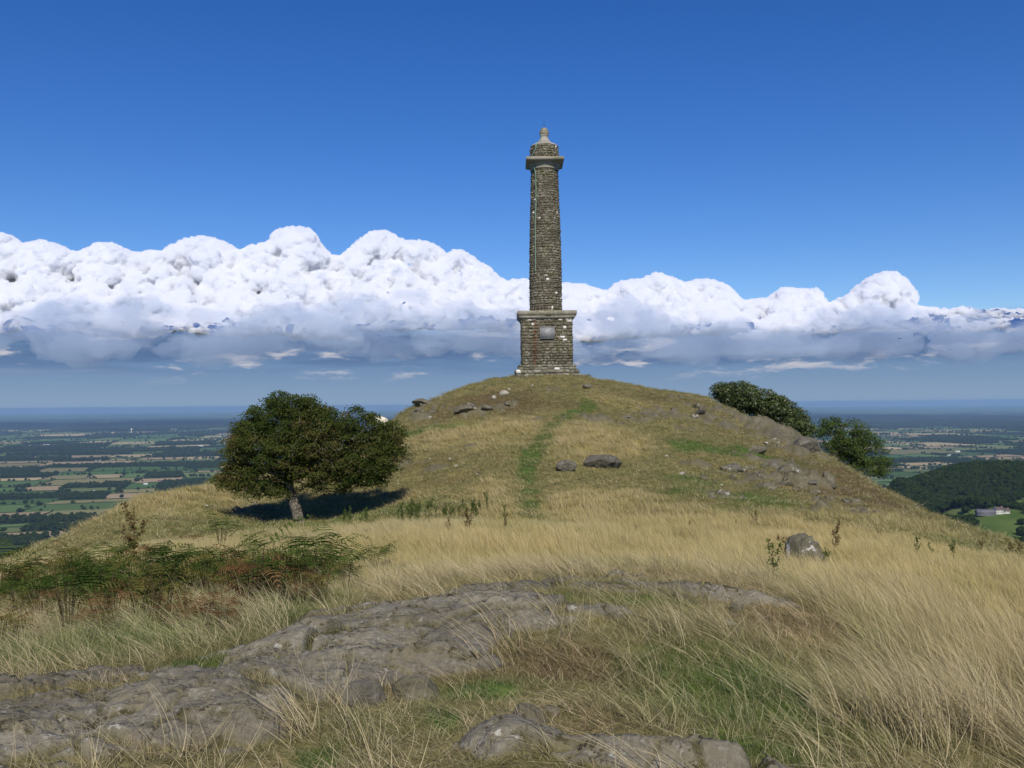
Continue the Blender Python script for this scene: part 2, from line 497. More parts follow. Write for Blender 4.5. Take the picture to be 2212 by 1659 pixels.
def ground(x, y):
    """full height of the hill and what covers it"""
    x = np.asarray(x, float); y = np.asarray(y, float)
    r = np.hypot(x, y)
    b = base_h(x, y)
    near = 1 - sstep(r, 11, 17)
    far = sstep(r, 18, 26) * (1 - sstep(r, 75, 100))
    soil = b + (fbm(x / 2.2, y / 2.2, 3, 1) - .5) * 0.22 * sstep(r, 4, 14) + (fbm(x / .5, y / .5, 3, 2) - .5) * 0.09 + (fbm(x / .12, y / .12, 2, 8) - .5) * 0.02 * near
    soil = soil + far * (fbm(x / 1.1, y / 1.1, 5, 5, .6) - .5) * 0.60
    # foreground bedrock
    R = ROCK_B(x, y) - GRASS_CUT(x, y) * 1.15
    nz = fbm(x / .8, y / .8, 5, 21, .55) - .5
    hR, crack, rr = ledges(x, y, 0.75, 31)
    hR2, crack2, rr2 = ledges(x, y, 0.26, 37, 0.1, 2.2)
    hR3, crack3, rr3 = ledges(x, y, 0.11, 39, 0.25, 2.6)
    cs_, sn_ = math.cos(.30), math.sin(.30)
    vv_ = (-x * sn_ + y * cs_) + (fbm(x / 1.1, y / .7, 4, 43) - .5) * 1.0
    def terr(s_, sharp):
        fr = s_ - np.floor(s_)
        return np.floor(s_) + sstep(fr, 1 - sharp, 1.0) - s_ + .5 * 0
    T1 = terr(vv_ / .62, .09); T2 = terr(vv_ / .21 + 3 * fbm(x / .9, y / .9, 2, 45), .16)
    rock = b - 0.108 + 0.135 * np.clip(R, 0, 1.15) + nz * 0.21 + (fbm(x / .3, y / .3, 3, 47) - .5) * .035 + hR * .50 + hR2 * 0.50 + hR3 * .55 - T1 * .055 - T2 * .022
    rock = rock - crack * 0.07 - crack2 * 0.035 - crack3 * .010 + (fbm(x / .07, y / .07, 4, 41) - .5) * 0.016
    rock = np.where(R > 0.12, rock, b - 1.0)
    # crags on the hill
    G = CRAG_B(x, y)
    hC, crC, rC = ledges(x, y, 1.3, 51, -0.25, 1.6)
    hC2, crC2, _ = ledges(x, y, 0.45, 57, 0.2, 1.8)
    hC3, crC3, _ = ledges(x, y, 0.22, 59, 0.5, 1.5)
    crag = b - 0.38 + 0.36 * np.clip(G, 0, 1.3) + (fbm(x / 1.3, y / 1.3, 5, 61, .6) - .5) * 1.3 + hC * .8 + hC2 * 1.2 + hC3 * 1.2 - crC * 0.22 - crC2 * 0.14 - crC3 * .05
    crag = np.where(G > 0.12, crag, b - 2.0)
    crag = np.where(r > 18, crag, b - 2.0)
    rk = np.maximum(rock, crag)
    d = rk - soil
    z = np.maximum(soil, rk)
    rockm = sstep(d, -0.004, 0.02 + 0.03 * far)
    crackm = np.where(rock > crag, np.maximum(crack, crack2 * .7), np.maximum(crC, crC2 * .6)) * rockm
    edgem = sstep(d, -0.07, 0.0) * (1 - rockm)                     # soil close to rock: thin, mossy
    return z, rockm, crackm, edgem


def cover(x, y):
    n1 = fbm(x / 1.7, y / 1.7, 4, 71) - .5
    n2 = fbm(x / 3.7 + 3, y / 3.7, 4, 73) - .5
    g = GREEN_B(x, y) + .19; br = BROWN_B(x, y); go = GOLD_B(x, y) * 1.3
    green = np.clip(g + n1 * 1.1 - 0.12, 0, 1.5)
    brown = np.clip(br + n2 * 1.0 - 0.1, 0, 1.2)
    gold = np.clip(go + n2 * 0.9 + n1 * .9 + .08, 0, 1.3)
    return green, brown, gold


# ------------------------------------------------------------------ materials of the ground
def make_ground_mat():
    m_, t, p = bsdf('hill_ground', 0.95, 0.15)
    geo = t.n('ShaderNodeNewGeometry')
    pos = geo.outputs['Position']
    at = lambda k: t.n('ShaderNodeAttribute', attribute_name=k).outputs['Fac']
    rock, crack, green, brown, edge, gold = at('rock'), at('crack'), at('green'), at('brown'), at('edge'), at('gold')
    nf = t.noise(pos, 9.0, 6, 0.65)
    nm = t.noise(pos, 1.3, 5, 0.6)
    nl = t.noise(pos, 34.0, 4, 0.6)
    soil = t.ramp(nf, [(0.30, (0.070, 0.060, 0.024)), (0.5, (0.15, 0.130, 0.050)), (0.68, (0.24, 0.20, 0.090))])
    gcol = t.ramp(nf, [(0.3, (0.030, 0.055, 0.012)), (0.6, (0.075, 0.120, 0.022)), (0.75, (0.12, 0.15, 0.035))])
    bcol = t.ramp(nf, [(0.3, (0.050, 0.038, 0.018)), (0.55, (0.110, 0.082, 0.038)), (0.75, (0.18, 0.135, 0.065))])
    ocol = t.ramp(nf, [(0.3, (0.13, 0.11, 0.038)), (0.6, (0.29, 0.235, 0.09)), (0.75, (0.38, 0.31, 0.14))])
    c = t.mix(t.step(gold, 0.2, 1.0), soil, ocol)
    c = t.mix(t.step(brown, 0.25, 0.9), c, bcol)
    c = t.mix(t.step(green, 0.25, 0.9), c, gcol)
    moss = t.ramp(nl, [(0.35, (0.022, 0.024, 0.006)), (0.6, (0.075, 0.070, 0.015)), (0.75, (0.16, 0.11, 0.03))])
    c = t.mix(t.math('MULTIPLY', edge, 0.65), c, moss)
    # bedrock with lichen
    rk = t.ramp(t.math('ADD', t.math('MULTIPLY', nm, .6), t.math('MULTIPLY', nl, .4)), [(0.34, (0.078, 0.070, 0.048)), (0.46, (0.145, 0.130, 0.096)), (0.58, (0.205, 0.187, 0.142)), (0.70, (0.26, 0.225, 0.155))])
    na = t.noise(pos, 5.5, 6, 0.62, .5)
    nb_ = t.noise(pos, 13.0, 5, 0.6, .3)
    nc = t.noise(pos, 3.1, 5, 0.65, .8)
    white = t.math('MULTIPLY', t.step(nb_, 0.64, 0.67), t.step(nm, .42, .55))
    yel = t.math('MULTIPLY', t.step(t.noise(pos, 8.1, 4, .5), 0.70, 0.725), t.step(nc, .5, .6))
    dark = t.math('MULTIPLY', t.step(t.math('ADD', t.math('MULTIPLY', na, .6), t.math('MULTIPLY', nl, .4)), 0.545, 0.585), t.step(nc, .42, .54))
    rk = t.mix(t.math('MULTIPLY', t.step(na, .46, .64), .50), rk, (0.150, 0.130, 0.070))
    rk = t.mix(t.math('MULTIPLY', t.step(t.noise(pos, 2.2, 5, .6, .5), .50, .62), .55), rk, (0.105, 0.095, 0.072))
    pale = t.math('MULTIPLY', t.step(t.noise(pos, 24.0, 4, .6), .58, .64), t.step(nc, .40, .6))
    rk = t.mix(t.math('MULTIPLY', pale, .45), rk, (0.33, 0.32, 0.28))
    rk = t.mix(t.math('MULTIPLY', white, .8), rk, (0.40, 0.39, 0.34))
    rk = t.mix(t.math('MULTIPLY', yel, .7), rk, (0.26, 0.28, 0.07))
    rk = t.mix(t.math('MULTIPLY', dark, .85), rk, (0.034, 0.029, 0.014))
    rk = t.mix(t.math('MULTIPLY', crack, 0.95), rk, moss)
    hillrock = at('hillrock')
    rk = t.mix(t.math('MULTIPLY', hillrock, t.math('ADD', .35, t.math('MULTIPLY', t.step(nf, .42, .6), .4))), rk, (0.100, 0.088, 0.045))
    c = t.mix(rock, c, rk)
    t.put(p, 'Base Color', c)
    bmp = t.n('ShaderNodeBump', ins={'Height': t.math('ADD', t.math('MULTIPLY', nf, 0.6), t.math('MULTIPLY', nl, 0.4))})
    bmp.inputs['Strength'].default_value = 0.9
    bmp.inputs['Distance'].default_value = 0.05
    t.put(p, 'Normal', bmp.outputs[0])
    return m_


MAT_GROUND = make_ground_mat()

# ------------------------------------------------------------------ the hill: one sheet, fine in front, coarse round the back
def build_hill():
    fine = np.radians(np.arange(-38, 38.01, 0.155))
    coarse_r = np.radians(np.arange(40, 180, 2.5))
    th = np.concatenate([-coarse_r[::-1], fine, coarse_r])
    r = [0.25, 0.8, 1.4, 2.0, 2.5]
    rr = 3.0
    while rr < 66:
        r.append(rr); rr *= 1.0045 if rr < 10 else 1.0062
    while rr < 520:
        r.append(rr); rr *= 1.045
    r = np.array(r)
    T, Rr = np.meshgrid(th, r)
    X = Rr * np.sin(T); Y = Rr * np.cos(T)
    z, rockm, crackm, edgem = ground(X.ravel(), Y.ravel())
    g, br, go = cover(X.ravel(), Y.ravel())
    nt, nr = len(th), len(r)
    idx = np.arange(nt * nr).reshape(nr, nt)
    a = idx[:-1, :]; b2 = idx[1:, :]
    nxt = np.roll(idx, -1, axis=1)
    q = np.stack([a.ravel(), nxt[:-1].ravel(), nxt[1:].ravel(), b2.ravel()], 1)
    V = np.stack([X.ravel(), Y.ravel(), z], 1)
    cen = np.array([[0, 0, z[:nt].mean()]])
    fan = np.stack([np.full(nt, len(V)), nxt[0], idx[0]], 1)
    V = np.vstack([V, cen])
    pad = lambda v: np.append(v, 0)
    o = mesh_obj('hill', V, [q, fan], MAT_GROUND, smooth=True,
                 attrs=dict(rock=pad(rockm), crack=pad(crackm), edge=pad(edgem), green=pad(g), brown=pad(br), gold=pad(go), hillrock=pad(sstep(np.hypot(X.ravel(), Y.ravel()), 15, 20))))
    tag(o, kind='structure')
    return o


HILL = build_hill()


def gz(x, y):
    return ground(np.atleast_1d(np.asarray(x, float)), np.atleast_1d(np.asarray(y, float)))[0]
# ------------------------------------------------------------------ the pillar
def make_stone_mat(name, base, lichen=0.5, mortar=False, rust=False):
    m_, t, p = bsdf(name, 0.92, 0.15)
    tcn = t.n('ShaderNodeTexCoord')
    geo = t.n('ShaderNodeNewGeometry')
    pos = geo.outputs['Position']
    rnd = t.n('ShaderNodeAttribute', attribute_name='rnd').outputs['Fac']
    nf = t.noise(pos, 5.0, 6, 0.65)
    nl = t.noise(pos, 17.0, 5, 0.65)
    nb = t.noise(pos, 0.9, 4, 0.6)
    a, b, c_ = base
    c = t.ramp(t.math('ADD', t.math('MULTIPLY', rnd, 0.55), t.math('MULTIPLY', nf, 0.45)), [(0.2, a), (0.5, b), (0.8, c_)])
    c = t.mix(t.math('MULTIPLY', t.step(nb, .42, .62), .45), c, (0.085, 0.085, 0.030))
    c = t.mix(t.math('MULTIPLY', t.step(nl, .56, .66), lichen), c, (0.30, 0.27, 0.22))
    vein = t.math('SUBTRACT', 1.0, t.step(t.math('ABSOLUTE', t.math('SUBTRACT', t.noise(pos, 2.6, 5, .6, .6), .5)), 0.008, 0.030))
    c = t.mix(t.math('MULTIPLY', t.math('MULTIPLY', vein, t.step(nb, .40, .55)), .75), c, (0.36, 0.33, 0.27))
    c = t.mix(t.step(t.noise(pos, 3.7, 3, .5), 0.73, 0.745), c, (0.55, 0.53, 0.48))
    c = t.mix(t.step(rnd, 0.965, 0.970), c, (0.62, 0.60, 0.54))
    if rust:
        sx = t.n('ShaderNodeSeparateXYZ', ins={0: tcn.outputs['Object']})
        band = t.math('SUBTRACT', 1.0, t.step(t.math('ABSOLUTE', t.math('ADD', sx.outputs[0], t.math('ADD', 0.80, t.math('MULTIPLY', t.math('SUBTRACT', nf, .5), .2)))), 0.05, 0.17))
        c = t.mix(t.math('MULTIPLY', t.math('MULTIPLY', band, 0.7), t.step(nl, .3, .55)), c, (0.13, 0.042, 0.020))
    t.put(p, 'Base Color', c)
    bmp = t.n('ShaderNodeBump', ins={'Height': t.math('ADD', nf, nl)})
    bmp.inputs['Strength'].default_value = 0.6
    bmp.inputs['Distance'].default_value = 0.06
    t.put(p, 'Normal', bmp.outputs[0])
    return m_


RUB = ((0.076, 0.067, 0.044), (0.105, 0.093, 0.062), (0.142, 0.127, 0.089))
M_RUB = make_stone_mat('rubble_stone', RUB, 0.45)
M_RUBP = make_stone_mat('rubble_stone_pedestal', RUB, 0.50, rust=True)
M_MORTAR = make_stone_mat('old_mortar', ((0.055, 0.048, 0.03), (0.095, 0.082, 0.052), (0.17, 0.15, 0.11)), 0.6)
M_PLINTH = make_stone_mat('plinth_stone', ((0.09, 0.085, 0.06), (0.17, 0.16, 0.12), (0.27, 0.26, 0.21)), 0.85)
M_DRESS = make_stone_mat('dressed_stone', ((0.17, 0.155, 0.12), (0.25, 0.23, 0.18), (0.32, 0.30, 0.24)), 0.2)
M_PALE = make_stone_mat('pale_stone', ((0.26, 0.24, 0.20), (0.34, 0.31, 0.27), (0.40, 0.38, 0.33)), 0.2)
M_EGG = make_stone_mat('lichened_stone', ((0.16, 0.14, 0.085), (0.21, 0.18, 0.11), (0.25, 0.22, 0.14)), 0.05)
M_SLATE, _t, _p = bsdf('slate_plaque', 0.55, 0.4)
_t.put(_p, 'Base Color', _t.ramp(_t.noise(_t.n('ShaderNodeTexCoord').outputs['Object'], 6, 5), [(0.3, (0.17, 0.17, 0.175)), (0.7, (0.25, 0.245, 0.24))]))
M_CABLE, _t, _p = bsdf('verdigris_strip', 0.6, 0.3)
_t.put(_p, 'Base Color', (0.20, 0.34, 0.24))
M_IRON, _t, _p = bsdf('iron_rod', 0.6, 0.4)
_t.put(_p, 'Base Color', (0.05, 0.045, 0.04))

TX = P(1180.5, 812, 59.6)[0]
TY = 59.6
zt = lambda py, D: P(1180, py, D)[2]
Z_GR = zt(815, 57.4)
TOW = empty('stone_pillar', (TX, TY, Z_GR))
tag(TOW, 'tall round rubble stone pillar on a square pedestal at the top of the grassy hill', 'monument')


def stone_piece(u0, u1, v0, v1, proud, fn, rnd, rg, n=4, jit=0.012):
    """one stone: bulged rough face and four sides; fn(u, v, w) -> point"""
    g = 0.012
    u0 += g; u1 -= g; v0 += g * .8; v1 -= g * .8
    us = np.linspace(0, 1, n); vs = np.linspace(0, 1, n)
    U, V = np.meshgrid(us, vs)
    bul = (1 - (2 * U - 1) ** 4) * (1 - (2 * V - 1) ** 4)
    cu = rg.uniform(-.06, .06, 4) * (u1 - u0); cv_ = rg.uniform(-.08, .08, 4) * (v1 - v0)
    wts = [(1 - U) * (1 - V), U * (1 - V), U * V, (1 - U) * V]
    du = sum(w_ * c for w_, c in zip(wts, cu)); dv = sum(w_ * c for w_, c in zip(wts, cv_))
    uu = u0 + (u1 - u0) * (0.5 + (U - .5) * (1 - .10 * (2 * V - 1) ** 2)) + du
    vv = v0 + (v1 - v0) * (0.5 + (V - .5) * (1 - .10 * (2 * U - 1) ** 2)) + dv
    ww = proud * (0.35 + 0.65 * bul) + rg.uniform(-jit, jit, U.shape)
    front = fn(uu.ravel(), vv.ravel(), ww.ravel())
    ring = [i for i in range(n)] + [n * (j + 1) - 1 for j in range(1, n)] + [n * (n - 1) + i for i in range(n - 2, -1, -1)] + [n * j for j in range(n - 2, 0, -1)]
    back = fn(uu.ravel()[ring], vv.ravel()[ring], np.full(len(ring), -0.06))
    idx = np.arange(n * n).reshape(n, n)
    q = np.stack([idx[:-1, :-1].ravel(), idx[:-1, 1:].ravel(), idx[1:, 1:].ravel(), idx[1:, :-1].ravel()], 1)
    k = len(ring); b0 = n * n
    side = np.array([[ring[(i + 1) % k], ring[i], b0 + i, b0 + (i + 1) % k] for i in range(k)])
    return np.vstack([front, back]), np.vstack([q, side]), np.full(n * n + k, rnd)


def course_layout(total, lmin, lmax, rg, off=0.0):
    cuts = [off]
    while cuts[-1] < off + total - lmin:
        cuts.append(cuts[-1] + rg.uniform(lmin, lmax))
    cuts[-1] = off + total
    return cuts


class Stonework:
    def __init__(self):
        self.rest = {}

    def add_rest(self, key, pc):
        self.rest.setdefault(key, []).append(pc)

    def flush(self, parent, mats):
        for key, lst in self.rest.items():
            vo = 0; V = []; Q = []; R = []
            for v, q, r_ in lst:
                V.append(v); Q.append(q + vo); R.append(r_); vo += len(v)
            o = mesh_obj('stonework', np.vstack(V), np.vstack(Q), mats[key], parent, True, dict(rnd=np.concatenate(R)))
            o['kind'] = 'stuff'


def lathe(name, prof, mat, parent, seg=40, wob=0.0, cap=True):
    prof = np.array(prof, float)
    a = np.linspace(0, 2 * math.pi, seg, endpoint=False)
    V = np.array([[r_ * math.cos(t_), r_ * math.sin(t_), z_] for (r_, z_) in prof for t_ in a])
    if wob:
        V[:, :2] *= 1 + wob * (fbm(V[:, 0] * 3 + V[:, 2] * 5, V[:, 1] * 3, 3, 9) - .5)[:, None]
    idx = np.arange(len(V)).reshape(len(prof), seg)
    nx = np.roll(idx, -1, 1)
    q = np.stack([idx[:-1].ravel(), nx[:-1].ravel(), nx[1:].ravel(), idx[1:].ravel()], 1)
    V = np.vstack([V, [[0, 0, prof[-1][1]], [0, 0, prof[0][1]]]])
    f1 = np.stack([idx[-1], nx[-1], np.full(seg, len(V) - 2)], 1)
    f2 = np.stack([nx[0], idx[0], np.full(seg, len(V) - 1)], 1)
    return mesh_obj(name, V, [q, f1, f2], mat, parent, True, dict(rnd=np.full(len(V), .5)))


def square_prof(name, prof, mat, parent, sub=10, jit=0.012, seed=0):
    """square on plan; prof = list of (half width, z), rough and slightly worn"""
    rg = np.random.default_rng(seed)
    ring = []
    for k in range(4):
        for i in range(sub):
            t_ = -1 + 2 * i / sub
            ring.append([(t_, -1), (1, t_), (-t_, 1), (-1, -t_)][k])
    ring = np.array(ring)
    V = []
    for (hw, z_) in prof:
        p_ = ring * hw + rg.uniform(-jit, jit, ring.shape)
        V.append(np.column_stack([p_, np.full(len(p_), z_) + rg.uniform(-jit, jit, len(p_)) * .6]))
    V = np.vstack(V)
    n = len(ring)
    idx = np.arange(len(V)).reshape(len(prof), n)
    nx = np.roll(idx, -1, 1)
    q = np.stack([idx[:-1].ravel(), nx[:-1].ravel(), nx[1:].ravel(), idx[1:].ravel()], 1)
    V = np.vstack([V, [[0, 0, prof[-1][1]], [0, 0, prof[0][1]]]])
    f1 = np.stack([idx[-1], nx[-1], np.full(n, len(V) - 2)], 1)
    f2 = np.stack([nx[0], idx[0], np.full(n, len(V) - 1)], 1)
    return mesh_obj(name, V, [q, f1, f2], mat, parent, False, dict(rnd=np.full(len(V), .55)))


def build_pillar():
    rg = np.random.default_rng(5)
    z = lambda py, D=58.3: zt(py, D) - Z_GR
    SW = Stonework()
    n_ind = [0]

    def place(host, pc, individual, mat, key):
        if individual and n_ind[0] < 300:
            n_ind[0] += 1
            mesh_obj('stone', pc[0], pc[1], mat, host, True, dict(rnd=pc[2]))
        else:
            SW.add_rest(key, pc)

    # plinth: two rough steps sunk in the turf
    z0, z1, z2 = -0.9, z(798, 57.5), z(787.5, 57.7)
    hw1, hw2, hwd = 2.12, 1.92, 1.69
    plinth = square_prof('plinth', [(hw1 - .07, z0), (hw1 - .07, z1 - .02), (hw2 - .05, z1 - .01), (hw2 - .05, z2)], M_MORTAR, TOW, seed=1)

    def wall_stones(host, hw, za, zb, hmin, hmax, lmin, lmax, mat, key, proud=.06, indiv_faces=(0, 3), white_top=False):
        heights = []
        zz = za
        while zz < zb - hmin * .6:
            h = rg.uniform(hmin, hmax)
            if zz + h > zb - hmin * .5: h = zb - zz
            heights.append((zz, zz + h)); zz += h
        for face in range(4):
            def fn(u, v, w_, face=face):
                d = hw + w_
                if face == 0: return np.column_stack([u, -d, v])
                if face == 1: return np.column_stack([d, u, v])
                if face == 2: return np.column_stack([-u, d, v])
                return np.column_stack([-d, -u, v])
            for ci, (a_, b_) in enumerate(heights):
                cuts = course_layout(2 * hw, lmin, lmax, rg, -hw)
                for i in range(len(cuts) - 1):
                    u0, u1 = cuts[i], cuts[i + 1]
                    if u1 - u0 < .06: continue
                    if host.name.startswith('pedestal') and face == 0 and u1 > -.48 and u0 < .52 and b_ > PLQ[0] and a_ < PLQ[1]:
                        pr = 0.0      # behind the plaque
                        if u0 > -.48 and u1 < .52: continue
                    rn = rg.uniform(0, .96)
                    if (u1 - u0) < .42 and (rg.random() < .04 or (white_top and ci == len(heights) - 1 and rg.random() < .6)): rn = 0.99
                    pc = stone_piece(u0, u1, a_ + rg.uniform(-.03, .03), b_ + rg.uniform(-.02, .02), proud * rg.uniform(.35, 1.5), fn, rn, rg)
                    place(host, pc, face == 0, mat, key)

    PLQ = (z(731.5, 57.9), z(705.5, 57.9))
    wall_stones(plinth, hw1 - .07, -.25, z1, .17, .27, .28, .62, M_PLINTH, 'plinth', .09)
    wall_stones(plinth, hw2 - .05, z1, z2, .15, .22, .25, .50, M_PLINTH, 'plinth', .06)
    # corner boulders of the plinth
    zc = z(690)
    ped = square_prof('pedestal', [(hwd - .03, z2 - .1), (hwd - .05, zc)], M_MORTAR, TOW, seed=2)
    wall_stones(ped, hwd - .04, z2, zc, .13, .25, .20, .50, M_RUBP, 'ped', .055, white_top=True)
    # cornice of dressed slabs
    zc2, zc3, zc4 = z(690), z(682.5), z(672.8)
    cor = square_prof('cornice', [(hwd + .02, zc2), (hwd + .19, zc3 - .03), (hwd + .16, zc3 - .02), (hwd + .16, zc3), (1.94, zc3 + .02), (1.95, zc4), (1.2, zc4 + .02)], M_DRESS, TOW, sub=8, jit=.015, seed=3)
    # plaque
    px0, px1 = P(1166, 718, 57.9)[0] - TX, P(1198, 718, 57.9)[0] - TX
    yf = -(hwd + .045)
    bw = 0.03
    V = []; Q = []
    def bx(x0, x1, y0, y1, z0_, z1_):
        b_ = len(V)
        V.extend([(x0, y0, z0_), (x1, y0, z0_), (x1, y1, z0_), (x0, y1, z0_), (x0, y0, z1_), (x1, y0, z1_), (x1, y1, z1_), (x0, y1, z1_)])
        Q.extend([[b_ + i for i in f_] for f_ in ((0, 1, 5, 4), (1, 2, 6, 5), (2, 3, 7, 6), (3, 0, 4, 7), (4, 5, 6, 7), (3, 2, 1, 0))])
    bx(px0, px1, yf - .035, yf + .12, PLQ[0], PLQ[1])
    bx(px0, px1, yf - .06, yf - .036, PLQ[1] - .035, PLQ[1])
    bx(px0, px1, yf - .06, yf - .036, PLQ[0], PLQ[0] + .03)
    mesh_obj('plaque', V, np.array(Q), M_SLATE, TOW)
    # round shaft with a slight swelling
    zs0, zs1 = zc4 + .01, z(360, 58.5)
    R0, R1 = 1.10, 0.92

    def rad(v):
        t_ = (v - zs0) / (zs1 - zs0)
        return R0 + (R1 - R0) * t_ ** 1.7 + .025 * np.sin(math.pi * np.clip(t_ * 1.3, 0, 1))
    prof = [(float(rad(v)) - .05, v) for v in np.linspace(zs0, zs1, 30)]
    shaft = lathe('shaft', prof, M_MORTAR, TOW, 48, .02)

    def fn_round(radf):
        def fn(u, v, w_):
            r_ = radf(v) - .05 + w_
            return np.column_stack([r_ * np.sin(u), -r_ * np.cos(u), v])
        return fn

    def round_stones(host, radf, za, zb, hmin, hmax, lmin, lmax, mat, key, ind_from=0.0):
        zz = za
        while zz < zb - .05:
            h = rg.uniform(hmin, hmax)
            if zz + h > zb - hmin * .5: h = zb - zz
            rr_ = float(radf(zz))
            off = rg.uniform(0, 1)
            cuts = np.array(course_layout(2 * math.pi * rr_, lmin, lmax, rg)) / rr_ + off
            for i in range(len(cuts) - 1):
                u0, u1 = cuts[i], cuts[i + 1]
                if (u1 - u0) * rr_ < .06: continue
                um = ((u0 + u1) / 2 + math.pi) % (2 * math.pi) - math.pi
                rn = rg.uniform(0, .96) if rg.random() > .018 or (u1 - u0) * rr_ > .28 else .99
                g_ = .012 / rr_
                sh = 0.012 - g_
                pc = stone_piece(u0 - sh, u1 + sh, zz + rg.uniform(-.03, .02), zz + h + rg.uniform(-.02, .03), rg.uniform(.015, .075), fn_round(radf), rn, rg)
                place(host, pc, abs(um) < 1.15 and (u1 - u0) * rr_ > ind_from, mat, key)
            zz += h
    # drum above the capital first so that its few stones are among the single ones
    za, zb = z(341, 58.6), z(309.5, 58.6)
    rd = lambda v: 1.01 + 0.0 * v - .05 * np.clip((v - za) / (zb - za), 0, 1) ** 4
    drum = lathe('drum', [(.95, za), (.95, (za + zb) / 2), (.91, zb)], M_MORTAR, TOW, 40, .02)
    round_stones(drum, rd, za, zb, .13, .22, .18, .42, M_RUB, 'drum', .34)
    round_stones(shaft, rad, zs0, zs1, .09, .21, .13, .40, M_RUB, 'shaft', .27)
    # capital
    cz0, cz1 = z(359.5, 58.5), z(341, 58.3)
    lathe('neck_ring', [(R1 - .02, cz0 - .06), (R1 + .06, cz0), (R1 + .06, cz0 + .07), (R1 + .0, cz0 + .12)], M_DRESS, TOW)
    ab_t = cz1 + .12; ab_b = ab_t - .20
    lathe('echinus', [(R1 - .01, cz0 + .10), (R1 + .03, cz0 + .16), (R1 + .16, ab_b - .04), (R1 + .18, ab_b + .02)], M_DRESS, TOW)
    square_prof('abacus', [(1.10, ab_b - .07), (1.24, ab_b), (1.26, ab_b + .01), (1.26, ab_t), (1.0, ab_t + .01)], M_DRESS, TOW, sub=6, jit=.008, seed=6)
    # dome, neck and egg finial
    zd = zb
    lathe('dome_cap', [(.95, zd), (.91, zd + .09), (.70, zd + .20), (.50, zd + .26), (.46, zd + .34)], M_PALE, TOW)
    lathe('finial_neck', [(.42, zd + .33), (.41, zd + .44), (.34, zd + .50), (.28, zd + .58), (.27, zd + .78), (.31, zd + .80), (.31, zd + .84)], M_PALE, TOW, 28)
    ez = zd + .83
    lathe('finial', [(.27, ez), (.31, ez + .07), (.32, ez + .16), (.29, ez + .30), (.22, ez + .42), (.12, ez + .50), (.02, ez + .53)], M_EGG, TOW, 28)
    lathe('rod', [(.014, ez + .5), (.010, ez + 1.15), (.002, ez + 1.25)], M_IRON, TOW, 8)
    # lightning strip: from the finial down over drum and capital, along the shaft
    a0 = -0.62
    path = [(0.30, ez + .05, a0), (.33, zd + .5, a0), (.50, zd + .36, a0), (.98, zd + .12, a0 + .04), (1.06, zb - .3, a0 + .02), (1.07, za + .25, a0 - .3), (1.27, ab_t + .03, a0 - .35),
            (1.30, ab_b - .02, a0 - .35), (1.05, cz0 + .12, a0 - .18), (1.0, cz0 - .1, a0 - .12)]
    for v in np.linspace(cz0 - .5, z(585, 58.5), 26):
        path.append((float(rad(v)) + .045, v, a0 - .04 + .02 * math.sin(v * 1.7)))
    V = []; Q = []
    for (r_, z_, a_) in path:
        for (dw, dr) in ((-.022, 0), (.022, 0), (.022, .02), (-.022, .02)):
            aa = a_ + dw / r_
            V.append(((r_ + dr) * math.sin(aa), -(r_ + dr) * math.cos(aa), z_))
    for i in range(len(path) - 1):
        for k in range(4):
            Q.append([4 * i + k, 4 * i + (k + 1) % 4, 4 * i + 4 + (k + 1) % 4, 4 * i + 4 + k])
    mesh_obj('lightning_strip', V, np.array(Q), M_CABLE, TOW)
    SW.flush(TOW, dict(plinth=M_PLINTH, ped=M_RUBP, drum=M_RUB, shaft=M_RUB))


build_pillar()
# ------------------------------------------------------------------ the plain, its hills and the air
def _far_hills():
    c = [(2212, 1013, 1720), (2120, 1015, 1720), (2045, 1022, 1700), (1990, 1040, 1660), (1948, 1062, 1600), (1915, 1084, 1520), (2400, 1000, 1800), (2700, 990, 1900),
         (2104, 1108, 1500), (2212, 1078, 1480), (2160, 1092, 1490), (2020, 1100, 1500), (1950, 1105, 1420),
         (2212, 1090, 1420), (2159, 1110, 1360), (2120, 1112, 1370), (2212, 1112, 1330), (2400, 1070, 1450), (2700, 1050, 1450),
         (2040, 1112, 1280), (2100, 1130, 1200), (2212, 1140, 1150), (2212, 1165, 1060), (2150, 1160, 1020), (2000, 1150, 1100), (2400, 1140, 1100)]
    pts = [P(*q) for q in c]
    for (px, D, zz) in ((1915, 2000, -335), (2045, 2300, -330), (2212, 2450, -330), (2500, 2600, -330), (2900, 2600, -300), (1850, 1550, -335), (1850, 1300, -330), (1850, 1000, -320),
                        (1700, 2000, -338), (1700, 1300, -338), (1700, 800, -338), (1900, 700, -250), (2212, 750, -190), (2500, 800, -170), (1400, 1500, -345), (1400, 900, -345), (2900, 1000, -150),
                        (2212, 3500, -345), (1800, 3500, -345), (2800, 3500, -345), (3300, 1600, -120)):
        p = P(px, 870, D); p[2] = zz
        pts.append(p)
    return np.array(pts)


_fp = _far_hills()
_fp_s = _fp.copy()


def _kf(d2):
    return np.sqrt(d2 + 60.0 ** 2)


_n = len(_fp)
_A = np.block([[_kf(((_fp[:, None, :2] - _fp[None, :, :2]) ** 2).sum(2)), np.hstack([np.ones((_n, 1)), _fp[:, :2]])],
               [np.hstack([np.ones((_n, 1)), _fp[:, :2]]).T, np.zeros((3, 3))]])
_FW = np.linalg.solve(_A, np.concatenate([_fp[:, 2], np.zeros(3)]))


def plain_h(x, y):
    D = np.hypot(x, y)
    und = (fbm(x / 2600, y / 2600, 3, 91) - .5) * 38 * sstep(D, 1500, 4000)
    hills = 110 * np.clip(fbm(x / 16000 + 2, y / 9000, 3, 95) - .42, 0, 1) * sstep(D, 24000, 44000) * 2
    return PLAIN + und + hills - D * D * 6.8e-8            # the earth is round


